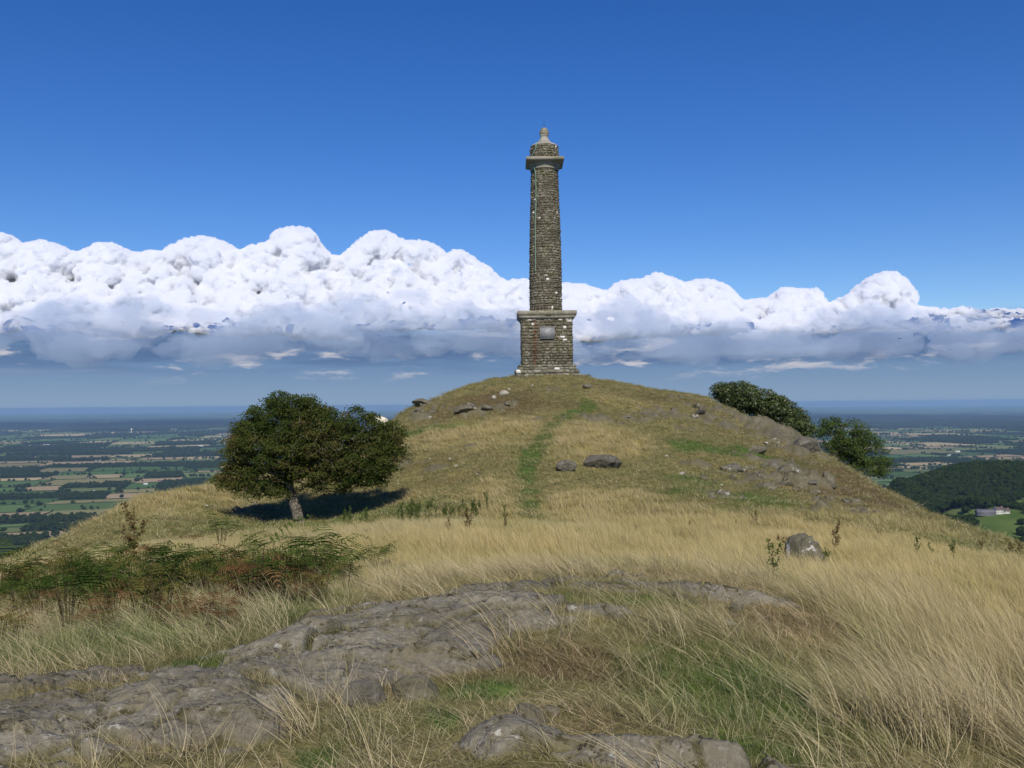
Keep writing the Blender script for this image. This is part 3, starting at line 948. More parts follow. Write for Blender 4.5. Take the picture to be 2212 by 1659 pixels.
def far_h(x, y):
    x = np.asarray(x, float); y = np.asarray(y, float)
    pl = plain_h(x, y)
    D = np.hypot(x, y)
    reg = (D < 3600) & (x > 0)
    hh = np.full(x.shape, -400.0)
    if reg.any():
        xs = x[reg]; ys = y[reg]
        k = _kf((xs[:, None] - _fp[None, :, 0]) ** 2 + (ys[:, None] - _fp[None, :, 1]) ** 2)
        hh[reg] = k @ _FW[:-3] + _FW[-3] + _FW[-2] * xs + _FW[-1] * ys
    return np.maximum(pl, hh), hh > pl + 1.0


def make_far_mats():
    m_, t, p = bsdf('plain_ground', 1.0, 0.0)
    pos = t.n('ShaderNodeNewGeometry').outputs['Position']
    mp = t.n('ShaderNodeMapping', ins={'Vector': pos, 'Rotation': (0, 0, .35)})
    v = t.n('ShaderNodeTexVoronoi', ins={'Vector': mp.outputs[0], 'Scale': 1 / 900.0}, distance='CHEBYCHEV')
    sc = t.n('ShaderNodeSeparateColor', ins={0: v.outputs['Color']})
    n_ = t.noise(pos, 1 / 1500.0, 5, .6)
    c = t.ramp(sc.outputs[0], [(0.0, (0.016, 0.028, 0.012)), (0.62, (0.030, 0.050, 0.018)), (0.74, (0.060, 0.085, 0.03)), (0.86, (0.10, 0.11, 0.05)), (0.93, (0.30, 0.25, 0.15))], 'CONSTANT')
    c = t.mix(t.step(n_, .44, .52), c, (0.018, 0.028, 0.014))
    t.put(p, 'Base Color', c)
    far = m_
    m2, t, p = bsdf('field_ground', 1.0, 0.0)
    pos = t.n('ShaderNodeNewGeometry').outputs['Position']
    at = t.n('ShaderNodeAttribute', attribute_name='tint')
    n_ = t.noise(pos, 1 / 70.0, 4, .6)
    c = t.mix(t.math('MULTIPLY', n_, .35), at.outputs['Color'], (0.05, 0.06, 0.03))
    t.put(p, 'Base Color', c)
    m3, t, p = bsdf('meadow', 1.0, 0.0)
    pos = t.n('ShaderNodeNewGeometry').outputs['Position']
    n_ = t.noise(pos, 1 / 60.0, 5, .6)
    c = t.ramp(n_, [(0.3, (0.055, 0.095, 0.022)), (0.55, (0.095, 0.135, 0.035)), (0.75, (0.15, 0.16, 0.055))])
    t.put(p, 'Base Color', c)
    return far, m2, m3


M_PLAIN, M_FIELD, M_MEADOW = make_far_mats()


def leaf_mat(name, cols, transl=0.35, attr='INSTANCER', hueby='rnd', gloss=False):
    m_ = bpy.data.materials.new(name)
    m_.use_nodes = True
    t = NT(m_.node_tree)
    at = t.n('ShaderNodeAttribute', attribute_name=hueby)
    oi = t.n('ShaderNodeObjectInfo')
    f = t.math('ADD', t.math('MULTIPLY', at.outputs['Fac'], .7), t.math('MULTIPLY', oi.outputs['Random'], .3))
    c = t.ramp(f, cols)
    d = t.n('ShaderNodeBsdfDiffuse', ins={'Color': c})
    tr = t.n('ShaderNodeBsdfTranslucent', ins={'Color': t.mix(.5, c, (0.12, 0.16, 0.02))})
    mx = t.n('ShaderNodeMixShader', ins={0: transl, 1: d.outputs[0], 2: tr.outputs[0]})
    res = mx.outputs[0]
    if gloss:
        gl = t.n('ShaderNodeBsdfGlossy', ins={'Color': (.5, .5, .5)})
        gl.inputs['Roughness'].default_value = .45
        res = t.n('ShaderNodeMixShader', ins={0: .06, 1: res, 2: gl.outputs[0]}).outputs[0]
    t.n('ShaderNodeOutputMaterial', ins={0: res})
    return m_


M_FARLEAF = leaf_mat('far_foliage', [(0.1, (0.016, 0.030, 0.009)), (0.5, (0.032, 0.052, 0.014)), (0.9, (0.060, 0.080, 0.024))], .2)
M_BARK, _t, _p = bsdf('bark', .95, .1)
_t.put(_p, 'Base Color', _t.ramp(_t.noise(_t.n('ShaderNodeNewGeometry').outputs['Position'], 14, 6, .65), [(0.35, (0.045, 0.038, 0.028)), (0.55, (0.13, 0.115, 0.09)), (0.7, (0.30, 0.28, 0.23))]))


def leaf_quads(c, nrm, size, rg, asp=0.6):
    """quads at points c with rough normals nrm"""
    n = len(c)
    a = rg.normal(size=(n, 3)); a -= (a * nrm).sum(1)[:, None] * nrm
    a /= np.linalg.norm(a, axis=1)[:, None] + 1e-9
    b = np.cross(nrm, a)
    s = (size * rg.uniform(.7, 1.3, n))[:, None]
    V = np.stack([c - a * s * .5, c + b * s * asp * .5, c + a * s * .5, c - b * s * asp * .5], 1).reshape(-1, 3)
    return V, np.arange(4 * n).reshape(n, 4)


def far_tree_mesh(seed, wide=1.0, n=330, conifer=False):
    """tree 1 m tall, to be scaled"""
    rg = np.random.default_rng(seed)
    C = []; N = []
    lob = []
    if conifer:
        for k in range(7):
            zz = .25 + .72 * k / 7
            lob.append((0, 0, zz, .20 * (1.05 - k / 7)))
    else:
        for k in range(rg.integers(6, 10)):
            a = rg.uniform(0, 2 * math.pi); q = rg.uniform(.05, .27) * wide
            lob.append((q * math.cos(a), q * math.sin(a), rg.uniform(.40, .78), rg.uniform(.15, .24)))
        lob.append((0, 0, .78, .2)); lob.append((0, 0, .5, .27))
    for (x, y, z_, r_) in lob:
        d = unit(rg.normal(size=(n // len(lob), 3)))
        C.append(np.array([x, y, z_]) + d * np.array([r_ * wide, r_ * wide, r_ * .85]) * rg.uniform(.8, 1.08, (len(d), 1)))
        N.append(unit(d + rg.normal(size=d.shape) * .45))
    C = np.vstack(C); N = np.vstack(N)
    V, Q = leaf_quads(C, N, np.full(len(C), .14), rg, .9)
    # inner mass so that no light falls right through
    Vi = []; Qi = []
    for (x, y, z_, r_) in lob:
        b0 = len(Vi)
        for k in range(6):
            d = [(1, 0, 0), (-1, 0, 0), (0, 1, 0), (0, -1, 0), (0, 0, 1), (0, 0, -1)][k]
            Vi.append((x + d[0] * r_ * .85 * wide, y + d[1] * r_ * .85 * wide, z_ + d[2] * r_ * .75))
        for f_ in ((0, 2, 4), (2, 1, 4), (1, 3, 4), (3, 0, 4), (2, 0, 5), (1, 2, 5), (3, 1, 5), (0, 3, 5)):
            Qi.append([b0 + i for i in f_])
    nv = len(V)
    tr = []
    for (r_, z_) in ((.035, 0), (.024, .5)):
        for k in range(5):
            tr.append((r_ * math.cos(k * 1.2566), r_ * math.sin(k * 1.2566), z_))
    nt0 = nv + len(Vi)
    Qt = np.array([[nt0 + k, nt0 + (k + 1) % 5, nt0 + 5 + (k + 1) % 5, nt0 + 5 + k] for k in range(5)])
    Vall = np.vstack([V, Vi, tr])
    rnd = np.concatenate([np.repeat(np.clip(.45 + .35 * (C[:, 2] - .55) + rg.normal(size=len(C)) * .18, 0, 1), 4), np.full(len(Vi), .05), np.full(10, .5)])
    mi = np.concatenate([np.zeros(len(Q)), np.ones(len(Qt)), np.zeros(len(Qi))])
    return mesh_obj('far_tree', Vall, [Q, Qt, np.array(Qi) + nv], [M_FARLEAF, M_BARK], attrs=dict(rnd=rnd), link=False, matidx=mi)


def make_collection(name, objs):
    c = bpy.data.collections.new(name)
    for o in objs:
        c.objects.link(o)
    return c


def scatter(name, pts, rot, scl, idx, coll, tint=None, parent=None):
    """one object: points carrying instances of the meshes of a collection"""
    me = bpy.data.meshes.new(name)
    pts = np.asarray(pts, np.float32)
    me.vertices.add(len(pts))
    me.vertices.foreach_set('co', pts.ravel())
    a = me.attributes.new('rot', 'FLOAT_VECTOR', 'POINT'); a.data.foreach_set('vector', np.asarray(rot, np.float32).ravel())
    scl = np.asarray(scl, np.float32)
    if scl.ndim == 1: scl = np.repeat(scl[:, None], 3, 1)
    a = me.attributes.new('scl', 'FLOAT_VECTOR', 'POINT'); a.data.foreach_set('vector', scl.ravel())
    a = me.attributes.new('idx', 'INT', 'POINT'); a.data.foreach_set('value', np.asarray(idx, np.int32))
    if tint is not None:
        a = me.attributes.new('tint', 'FLOAT_VECTOR', 'POINT'); a.data.foreach_set('vector', np.asarray(tint, np.float32).ravel())
    o = bpy.data.objects.new(name, me)
    COL.objects.link(o)
    ng = bpy.data.node_groups.new(name, 'GeometryNodeTree')
    ng.interface.new_socket('Geometry', in_out='INPUT', socket_type='NodeSocketGeometry')
    ng.interface.new_socket('Geometry', in_out='OUTPUT', socket_type='NodeSocketGeometry')
    gi = ng.nodes.new('NodeGroupInput'); go_ = ng.nodes.new('NodeGroupOutput')
    ci = ng.nodes.new('GeometryNodeCollectionInfo')
    ci.inputs['Collection'].default_value = coll
    ci.inputs['Separate Children'].default_value = True
    ci.inputs['Reset Children'].default_value = True
    iop = ng.nodes.new('GeometryNodeInstanceOnPoints')
    iop.inputs['Pick Instance'].default_value = True
    def na(k, dt):
        nd = ng.nodes.new('GeometryNodeInputNamedAttribute'); nd.data_type = dt; nd.inputs['Name'].default_value = k
        return nd.outputs['Attribute']
    e2r = ng.nodes.new('FunctionNodeEulerToRotation')
    L = ng.links.new
    L(gi.outputs[0], iop.inputs['Points']); L(ci.outputs[0], iop.inputs['Instance'])
    L(na('idx', 'INT'), iop.inputs['Instance Index'])
    L(na('rot', 'FLOAT_VECTOR'), e2r.inputs[0]); L(e2r.outputs[0], iop.inputs['Rotation'])
    L(na('scl', 'FLOAT_VECTOR'), iop.inputs['Scale'])
    L(iop.outputs[0], go_.inputs[0])
    md = o.modifiers.new('scatter', 'NODES'); md.node_group = ng
    o['kind'] = 'stuff'
    return o


# how high the hill stands against the distance, by bearing (to know what it hides)
_azb = np.radians(np.arange(-45, 45.1, .5))
_rb = np.arange(8, 95, 1.0)
_TT, _RR = np.meshgrid(_azb, _rb)
_SKY = (base_h(_RR * np.sin(_TT), _RR * np.cos(_TT)) / _RR).max(0)


def seen(x, y, z):
    az_ = np.arctan2(x, y); r = np.hypot(x, y)
    lim = np.interp(az_, _azb, _SKY)
    return (z / r > lim + .0005) & (np.abs(az_) < math.radians(31.5))


def build_far():
    rg = np.random.default_rng(23)
    th = np.radians(np.arange(-60, 60.1, .5))
    r = [380.0]
    while r[-1] < 74000: r.append(r[-1] * 1.03)
    r = np.array(r)
    T, Rr = np.meshgrid(th, r)
    X = Rr * np.sin(T); Y = Rr * np.cos(T)
    Z, ish = far_h(X.ravel(), Y.ravel())
    Z = np.where(ish, Z, Z - 5)
    idx = np.arange(X.size).reshape(X.shape)
    q = np.stack([idx[:-1, :-1].ravel(), idx[:-1, 1:].ravel(), idx[1:, 1:].ravel(), idx[1:, :-1].ravel()], 1)
    fm = ish[q].mean(1) > .5
    o = mesh_obj('plain', np.stack([X.ravel(), Y.ravel(), Z], 1), q, [M_PLAIN, M_MEADOW], smooth=True, matidx=fm.astype(int))
    tag(o, kind='structure')

    # fields: land divided again and again, as farms were
    ang = math.radians(14)
    ca, sa = math.cos(ang), math.sin(ang)
    W2 = lambda u, v: (u * ca - v * sa, u * sa + v * ca)
    fields = []
    stack = [(-15000.0, 500.0, 15000.0, 26000.0)]
    while stack:
        u0, v0, u1, v1 = stack.pop()
        cx, cy = W2((u0 + u1) / 2, (v0 + v1) / 2)
        D = math.hypot(cx, cy)
        a_ = math.degrees(math.atan2(cx, cy))
        size = max(u1 - u0, v1 - v0)
        if size < D * .3 and (abs(a_) > 34 or D < 1500): continue
        tgt = max(190, min(.058 * D, 900))
        if (u1 - u0) > tgt * rg.uniform(1.0, 1.9) or (v1 - v0) > tgt * rg.uniform(1.0, 1.7) or size > 3000:
            f_ = rg.uniform(.36, .64)
            if (u1 - u0) > (v1 - v0) * rg.uniform(.8, 1.3):
                m_ = u0 + (u1 - u0) * f_
                stack += [(u0, v0, m_, v1), (m_, v0, u1, v1)]
            else:
                m_ = v0 + (v1 - v0) * f_
                stack += [(u0, v0, u1, m_), (u0, m_, u1, v1)]
        else:
            fields.append((u0, v0, u1, v1))
    warp = lambda x, y: (x + (fbm(x / 700, y / 700, 2, 131) - .5) * 150, y + (fbm(x / 700 + 7, y / 700, 2, 133) - .5) * 150)
    pal = [((.065, .125, .035), .20), ((.10, .165, .052), .16), ((.15, .18, .065), .12), ((.42, .33, .18), .15), ((.34, .25, .15), .10), ((.22, .20, .09), .08), (None, .22)]
    pr = np.array([p_[1] for p_ in pal]); pr /= pr.sum()
    V = []; Q = []; C = []; vo = 0
    TP = []; TS = []
    HV = []; HQ = []; ho = 0
    G = 6
    for (u0, v0, u1, v1) in fields:
        k = rg.choice(len(pal), p=pr)
        cx, cy = W2((u0 + u1) / 2, (v0 + v1) / 2)
        D = math.hypot(cx, cy)
        _, onhill = far_h(np.array([cx]), np.array([cy]))
        if onhill[0]: continue
        wood = pal[k][0] is None
        if D > 12500 and fbm(np.array([cx / 3000]), np.array([cy / 2500]), 2, 141)[0] < .56 and rg.random() < .8: wood = True
        col = np.array((.03, .045, .018) if wood else pal[k][0]) * rg.uniform(.85, 1.15)
        U, Vv = np.meshgrid(np.linspace(u0, u1, G), np.linspace(v0, v1, G))
        x, y = W2(U.ravel(), Vv.ravel())
        x, y = warp(x, y)
        z_, _ = far_h(x, y)
        ids = np.arange(G * G).reshape(G, G)
        V.append(np.stack([x, y, z_ + .5], 1)); Q.append(np.stack([ids[:-1, :-1].ravel(), ids[:-1, 1:].ravel(), ids[1:, 1:].ravel(), ids[1:, :-1].ravel()], 1) + vo)
        C.append(np.repeat(col[None], G * G, 0)); vo += G * G
        # hedges on two sides, trees along them
        for (a_, b_) in (((u0, v0), (u1, v0)), ((u0, v0), (u0, v1))):
            L_ = math.hypot(b_[0] - a_[0], b_[1] - a_[1])
            if D < 9000 and rg.random() < .9:
                n_ = max(3, int(L_ / 28))
                tt = np.linspace(0, 1, n_)
                hx, hy = W2(a_[0] + (b_[0] - a_[0]) * tt, a_[1] + (b_[1] - a_[1]) * tt)
                hx, hy = warp(hx, hy)
                hz, _ = far_h(hx, hy)
                dx = np.gradient(hx); dy = np.gradient(hy); dl = np.hypot(dx, dy)
                nx_, ny_ = -dy / dl, dx / dl
                hh = rg.uniform(2.0, 5.0, n_); hw_ = rg.uniform(1.5, 3.2, n_)
                row = np.stack([np.stack([hx - nx_ * hw_, hy - ny_ * hw_, hz - 1], 1), np.stack([hx - nx_ * hw_ * .8, hy - ny_ * hw_ * .8, hz + hh], 1),
                                np.stack([hx + nx_ * hw_ * .8, hy + ny_ * hw_ * .8, hz + hh], 1), np.stack([hx + nx_ * hw_, hy + ny_ * hw_, hz - 1], 1)], 1)
                HV.append(row.reshape(-1, 3))
                for i in range(n_ - 1):
                    for k2 in range(3):
                        b0 = ho + 4 * i + k2
                        HQ.append((b0, b0 + 1, b0 + 5, b0 + 4))
                ho += 4 * n_
            dens = rg.choice([.25, 1.0, 2.2, 3.5])
            nt_ = rg.poisson(L_ / 46 * dens * (1.0 if D > 3600 else .65))
            if nt_:
                tt = np.clip(np.concatenate([rg.uniform(0, 1, nt_ // 2), (rg.uniform(0, 1) + rg.normal(0, .07, nt_ - nt_ // 2)) % 1]), 0, 1)
                x, y = W2(a_[0] + (b_[0] - a_[0]) * tt, a_[1] + (b_[1] - a_[1]) * tt)
                x, y = warp(x, y)
                x = x + rg.normal(0, 5, nt_); y = y + rg.normal(0, 5, nt_)
                TP.append(np.stack([x, y], 1)); TS.append(rg.uniform(9, 19, nt_) * (1.0 + .25 * (D > 8000)))
        A_ = (u1 - u0) * (v1 - v0)
        if wood:
            sp_ = 14 if D < 6000 else (22 if D < 12000 else 45)
            nt_ = int(A_ / sp_ ** 2 * .8)
            u = rg.uniform(u0, u1, nt_); v = rg.uniform(v0, v1, nt_)
            x, y = warp(*W2(u, v))
            TP.append(np.stack([x, y], 1)); TS.append(rg.uniform(11, 19, nt_) * (1.0 if D < 6000 else 1.35 if D < 12000 else 2.0))
        elif rg.random() < .3:
            nt_ = rg.integers(1, 6)
            x, y = warp(*W2(rg.uniform(u0, u1, nt_), rg.uniform(v0, v1, nt_)))
            TP.append(np.stack([x, y], 1)); TS.append(rg.uniform(9, 16, nt_))
    o = mesh_obj('farmland', np.vstack(V), np.vstack(Q), M_FIELD, attrs=dict(tint=np.vstack(C)))
    tag(o, kind='structure')
    m_h, t, p = bsdf('hedge_green', 1, 0)
    t.put(p, 'Base Color', (.028, .045, .014))
    o = mesh_obj('hedgerows', np.vstack(HV), np.array(HQ), m_h)
    tag(o, 'dark hedges drawn between the fields of the plain', 'hedges', kind='stuff')
    TP = np.vstack(TP); TS = np.concatenate(TS)
    # wood on the hill to the right and trees by the cottage
    n_ = 90000
    aa = rg.uniform(math.radians(12), math.radians(48), n_); rr_ = rg.uniform(700, 2600, n_)
    x = rr_ * np.sin(aa); y = rr_ * np.cos(aa)
    z_, ish = far_h(x, y)
    # which parts of that hill are wooded: all of it but the meadows
    mead = np.zeros(n_, bool)
    def pix(x, y, z_):
        v = np.stack([x, y, z_], 1)
        dd = v @ CF
        return 1106 + F * (v @ CR) / dd, 829.5 - F * (v @ CU) / dd
    def region(poly_pts, x, y):
        """is (x, y) within the ground polygon whose corners are seen at these places"""
        pp = np.array([P(*q)[:2] for q in poly_pts])
        ins = np.zeros(len(x), bool)
        j = len(pp) - 1
        for i in range(len(pp)):
            c_ = ((pp[i, 1] > y) != (pp[j, 1] > y)) & (x < (pp[j, 0] - pp[i, 0]) * (y - pp[i, 1]) / (pp[j, 1] - pp[i, 1] + 1e-9) + pp[i, 0])
            ins ^= c_; j = i
        return ins
    meadows = [[(2104, 1108, 1455), (2160, 1092, 1475), (2212, 1078, 1480), (2420, 1050, 1520), (2420, 1100, 1330), (2212, 1118, 1300), (2150, 1115, 1325), (2110, 1112, 1370)],
               [(2020, 1105, 1330), (2060, 1117, 1290), (2115, 1126, 1240), (2115, 1130, 1215), (2050, 1126, 1200), (2020, 1122, 1200)],
               [(2140, 1122, 1260), (2212, 1118, 1290), (2420, 1110, 1300), (2420, 1160, 1000), (2250, 1160, 1010), (2160, 1140, 1130)],
               [(1960, 1090, 1500), (2000, 1085, 1560), (1990, 1075, 1600), (1930, 1085, 1560)]]
    for mp in meadows: mead |= region(mp, x, y)
    keep = ish & ~mead & (rg.random(n_) < 1.0)
    WX, WY = x[keep], y[keep]
    hd = rg.random(len(WX)) < .85
    TP = np.vstack([TP, np.stack([WX[hd], WY[hd]], 1)]); TS = np.concatenate([TS, rg.uniform(9, 15, hd.sum())])
    # scattered trees on the meadows
    sel = mead & ish & (rg.random(n_) < .035)
    TP = np.vstack([TP, np.stack([x[sel], y[sel]], 1)]); TS = np.concatenate([TS, rg.uniform(7, 13, sel.sum())])
    clump = P(2185, 1100, 1385)[:2]
    q_ = clump + rg.normal(size=(14, 2)) * np.array([9, 12])
    TP = np.vstack([TP, q_]); TS = np.concatenate([TS, rg.uniform(9, 15, 14)])
    COT = next((float(Dq) for Dq in np.linspace(950, 2400, 600) if P(2152, 1110, Dq)[2] < far_h(np.array([P(2152, 1110, Dq)[0]]), np.array([Dq]))[0][0]), 1350.0)
    print('cottage distance', COT)
    cot = P(2152, 1110, COT)[:2]; cu = cot / np.linalg.norm(cot)
    al = TP @ cu; ac = TP[:, 0] * cu[1] - TP[:, 1] * cu[0]
    L0 = np.linalg.norm(cot)
    block = (np.abs(ac) < 26) & (al > L0 - 260) & (al < L0 + 14)
    TP = TP[~block]; TS = TS[~block]
    TZ, _ = far_h(TP[:, 0], TP[:, 1])
    vis = seen(TP[:, 0], TP[:, 1], TZ + TS)
    az_ = np.arctan2(TP[:, 0], TP[:, 1])
    inzone = np.abs(az_) < math.radians(35)
    prox = [far_tree_mesh(100 + k, wide=(1.0, 1.25, .85, 1.1)[k]) for k in range(4)]
    coll = make_collection('tree_kinds', prox)
    D = np.hypot(TP[:, 0], TP[:, 1])
    score = np.where(vis, TS / D, -1)
    # lone trees first: the woodland on the right hill reads as one mass except its nearest edge
    _, onh = far_h(TP[:, 0], TP[:, 1])
    score = np.where(onh & (D > 1300), score * .45, score)
    order = np.argsort(-score)
    top = order[:300]
    isrest = np.ones(len(TP), bool); isrest[top] = False; isrest &= inzone
    rot = np.zeros((len(TP), 3)); rot[:, 2] = rg.uniform(0, 6.28, len(TP))
    kk = rg.integers(0, 4, len(TP))
    names = ['round_headed_tree', 'spreading_tree', 'upright_tree', 'bushy_tree']
    txt = ['round headed', 'low spreading', 'tall upright', 'broad bushy']
    for i in top:
        side = 'left' if TP[i, 0] < 0 else 'right'
        o = bpy.data.objects.new(names[kk[i]], prox[kk[i]].data)
        COL.objects.link(o)
        o.location = (TP[i, 0], TP[i, 1], TZ[i] - .4)
        o.rotation_euler = (0, 0, rot[i, 2])
        o.scale = (TS[i] * 1.1, TS[i] * 1.1, TS[i])
        if onh[i]:
            tag(o, '%s dark tree %s of the wooded slope on the right' % (txt[kk[i]], 'at the near foot' if D[i] < 1250 else 'in the middle' if D[i] < 1480 else 'near the crest'), 'tree', 'trees on the wooded slope to the right')
        elif side == 'left':
            tag(o, '%s dark tree in the %s hedgerows of the left plain' % (txt[kk[i]], 'nearest' if D[i] < 2600 else 'middle' if D[i] < 4000 else 'farther'), 'tree', 'trees of the plain seen over the left slope')
        else:
            tag(o, '%s dark tree in the farmland beyond the right slope' % txt[kk[i]], 'tree', 'trees of the plain seen over the right slope')
    ww = onh & isrest
    f_ = isrest & ~onh
    for nm, msk, lab in (('distant_woods', f_, 'countless small dark trees and copses spread over the distant plain'), ('woodland', ww, 'dense dark green woodland covering the nearer hill on the right')):
        o = scatter(nm, np.column_stack([TP[msk], TZ[msk] - .4]), rot[msk], np.stack([TS[msk] * 1.15, TS[msk] * 1.15, TS[msk]], 1), kk[msk], coll)
        tag(o, lab, 'woods', kind='stuff')
    print('far trees', len(TP), 'fields', len(fields))

    # farmhouses and barns
    mw, t, p = bsdf('whitewash', .8, .2); t.put(p, 'Base Color', (.50, .49, .46))
    mr, t, p = bsdf('roof_tiles', .8, .2); t.put(p, 'Base Color', (.11, .085, .08))
    mb, t, p = bsdf('red_brick', .9, .1); t.put(p, 'Base Color', (.33, .17, .12))
    mg, t, p = bsdf('barn_sheet', .6, .3); t.put(p, 'Base Color', (.12, .12, .13))
    mk, t, p = bsdf('window_dark', .3, .5); t.put(p, 'Base Color', (.03, .03, .035))

    def hit_far(px, py, d0=900, d1=2600):
        d = ray([px], [py])[0]; d = d / d[1]
        Ds = np.linspace(d0, d1, 900)
        q_ = d[None] * Ds[:, None]
        h_, _ = far_h(q_[:, 0], q_[:, 1])
        b_ = np.nonzero(q_[:, 2] < h_)[0]
        return Ds[b_[0]] if len(b_) else None

    def house(px, py, D, L_, Wd, Hh, wall, roof, rz, label, cat, win=True, name='farmhouse'):
        p_ = P(px, py, D)
        zz, _ = far_h(np.array([p_[0]]), np.array([p_[1]]))
        root = empty(name, (p_[0], p_[1], zz[0]))
        root.rotation_euler = (0, 0, rz)
        tag(root, label, cat)
        a, b = L_ / 2, Wd / 2
        rp = Hh + Wd * .42
        Vb = [(-a, -b, -1), (a, -b, -1), (a, b, -1), (-a, b, -1), (-a, -b, Hh), (a, -b, Hh), (a, b, Hh), (-a, b, Hh), (-a, 0, rp), (a, 0, rp)]
        mesh_obj('walls', Vb, [np.array([(0, 1, 5, 4), (1, 2, 6, 5), (2, 3, 7, 6), (3, 0, 4, 7)]), np.array([(4, 8, 7), (5, 6, 9)])], wall, root)
        e = .4
        sl = .25
        Vr = [(-a - e, -b - e, Hh - e * .84 + sl), (a + e, -b - e, Hh - e * .84 + sl), (a + e, 0, rp + sl), (-a - e, 0, rp + sl), (a + e, b + e, Hh - e * .84 + sl), (-a - e, b + e, Hh - e * .84 + sl)]
        Vr += [(v[0], v[1], v[2] - .2) for v in Vr]
        ro = mesh_obj('roof', Vr, np.array([(0, 1, 2, 3), (3, 2, 4, 5), (9, 8, 7, 6), (11, 10, 8, 9), (0, 6, 7, 1), (4, 10, 11, 5), (0, 3, 9, 6), (3, 5, 11, 9), (1, 7, 8, 2), (2, 8, 10, 4)]), roof, root)
        if win:
            c_ = [(-.5, -.5), (.5, -.5), (.5, .5), (-.5, .5)]
            mesh_obj('chimney', [(x_ + a * .7, y_, z_) for z_ in (rp - .5, rp + 1.3) for (x_, y_) in c_], np.array([(0, 1, 5, 4), (1, 2, 6, 5), (2, 3, 7, 6), (3, 0, 4, 7), (4, 5, 6, 7)]), mb, ro)
            for wx in (-.6, -.2, .2, .6):
                for wz in (1.2, Hh - 1.7):
                    x_ = wx * a
                    mesh_obj('window', [(x_ - .5, -b - .05, wz), (x_ + .5, -b - .05, wz), (x_ + .5, -b - .05, wz + 1.2), (x_ - .5, -b - .05, wz + 1.2),
                                        (x_ - .5, -b + .1, wz), (x_ + .5, -b + .1, wz), (x_ + .5, -b + .1, wz + 1.2), (x_ - .5, -b + .1, wz + 1.2)],
                             np.array([(0, 1, 2, 3), (1, 5, 6, 2), (4, 0, 3, 7), (3, 2, 6, 7), (0, 4, 5, 1)]), mk, root)
        return root
    house(2157, 1110, COT, 14, 8, 5.2, mw, mr, .25, 'larger white cottage with a dark roof below the meadow on the right', 'cottage')
    house(2172, 1110, COT, 9, 6, 3.4, mw, mr, -.1, 'smaller white cottage just right of the larger white one', 'cottage')
    house(2129, 1110, COT, 24, 9, 4.0, mg, mg, -.12, 'long grey farm shed left of the white cottages', 'shed', False, 'farm_shed')
    house(2142, 1110, COT, 5, 4, 2.4, mw, mg, .4, 'tiny white outbuilding between grey shed and white cottages', 'outbuilding', False, 'outbuilding')
    for i, (px, py, lab, wl, rf, L_, nm) in enumerate([
        (79, 1175, 'left one of two tiny white houses at the foot of the left slope', mw, mr, 9, 'farmhouse'),
        (84, 1176, 'right one of two tiny white houses at the foot of the left slope', mw, mr, 9, 'farmhouse'),
        (203, 1052, 'white gabled farmhouse left of the red brick farm', mw, mr, 22, 'farmhouse'),
        (218, 1060, 'red brick farmhouse among trees above the left slope', mb, mr, 24, 'farmhouse'),
        (307, 1062, 'small red brick house close above the left skyline', mb, mr, 26, 'farmhouse'),
        (315, 1041, 'long white shed roof beyond the left slope', mw, mw, 38, 'farm_shed'),
        (212, 993, 'cluster of pale farm roofs in the middle of the left plain', mw, mg, 60, 'farm_shed'),
        (232, 959, 'white speck of a farmhouse in the left distance', mw, mw, 50, 'farmhouse'),
        (345, 1035, 'pale brick farmhouse nearest the windblown tree', mb, mr, 30, 'farmhouse'),
        (433, 963, 'white barn left of the windblown tree, far off', mw, mw, 70, 'barn'),
        (101, 962, 'pale row of far farm roofs at the far left', mw, mw, 90, 'barn'),
        (2068, 971, 'white barn far out on the right plain', mw, mw, 55, 'barn'),
        (2050, 978, 'second tiny white house on the right plain', mw, mw, 40, 'farmhouse'),
    ]):
        q = P(px, py, 1.0); slope = -q[2]
        D = 325 / slope
        L_ *= .55
        house(px, py, D, L_, L_ * .45, max(4, L_ * .16), wl, rf, .3 * math.sin(i * 2.1), lab, 'house' if nm == 'farmhouse' else 'barn', False, nm)
    # the white mast in the far fields on the left
    q = P(224 * 1.0, 935, 1.0)
    q = P(284, 937, 1.0); D = 330 / -q[2]
    p_ = P(284, 937, D); zz, _ = far_h(np.array([p_[0]]), np.array([p_[1]]))
    hM = D / F * 12
    root = empty('mast', (p_[0], p_[1], zz[0])); tag(root, 'thin pale mast standing in the golden far fields on the left', 'mast')
    lathe('pole', [(7, 0), (6, hM * .5), (5, hM)], mw, root, 6)
    lathe('head', [(3, hM - 20), (12, hM - 12), (12, hM + 8), (3, hM + 14)], mw, root, 6)


build_far()


def build_haze():
    x0, x1, y0, y1, z0, z1 = -66000, 66000, -400, 76000, -900, 24
    V = [(x0, y0, z0), (x1, y0, z0), (x1, y1, z0), (x0, y1, z0), (x0, y0, z1), (x1, y0, z1), (x1, y1, z1), (x0, y1, z1)]
    Q = np.array([(3, 2, 1, 0), (4, 5, 6, 7), (0, 1, 5, 4), (1, 2, 6, 5), (2, 3, 7, 6), (3, 0, 4, 7)])
    m_ = bpy.data.materials.new('haze_air')
    m_.use_nodes = True
    t = NT(m_.node_tree)
    v = t.n('ShaderNodeVolumePrincipled')
    v.inputs['Color'].default_value = (0.37, 0.58, 0.88, 1)
    v.inputs['Density'].default_value = 3.3e-5
    v.inputs['Anisotropy'].default_value = 0.0
    t.n('ShaderNodeOutputMaterial', ins={1: v.outputs[0]})
    o = mesh_obj('haze', V, Q, m_)
    tag(o, 'thin blue haze lying over the plain and the far hills', 'haze', kind='stuff')


build_haze()
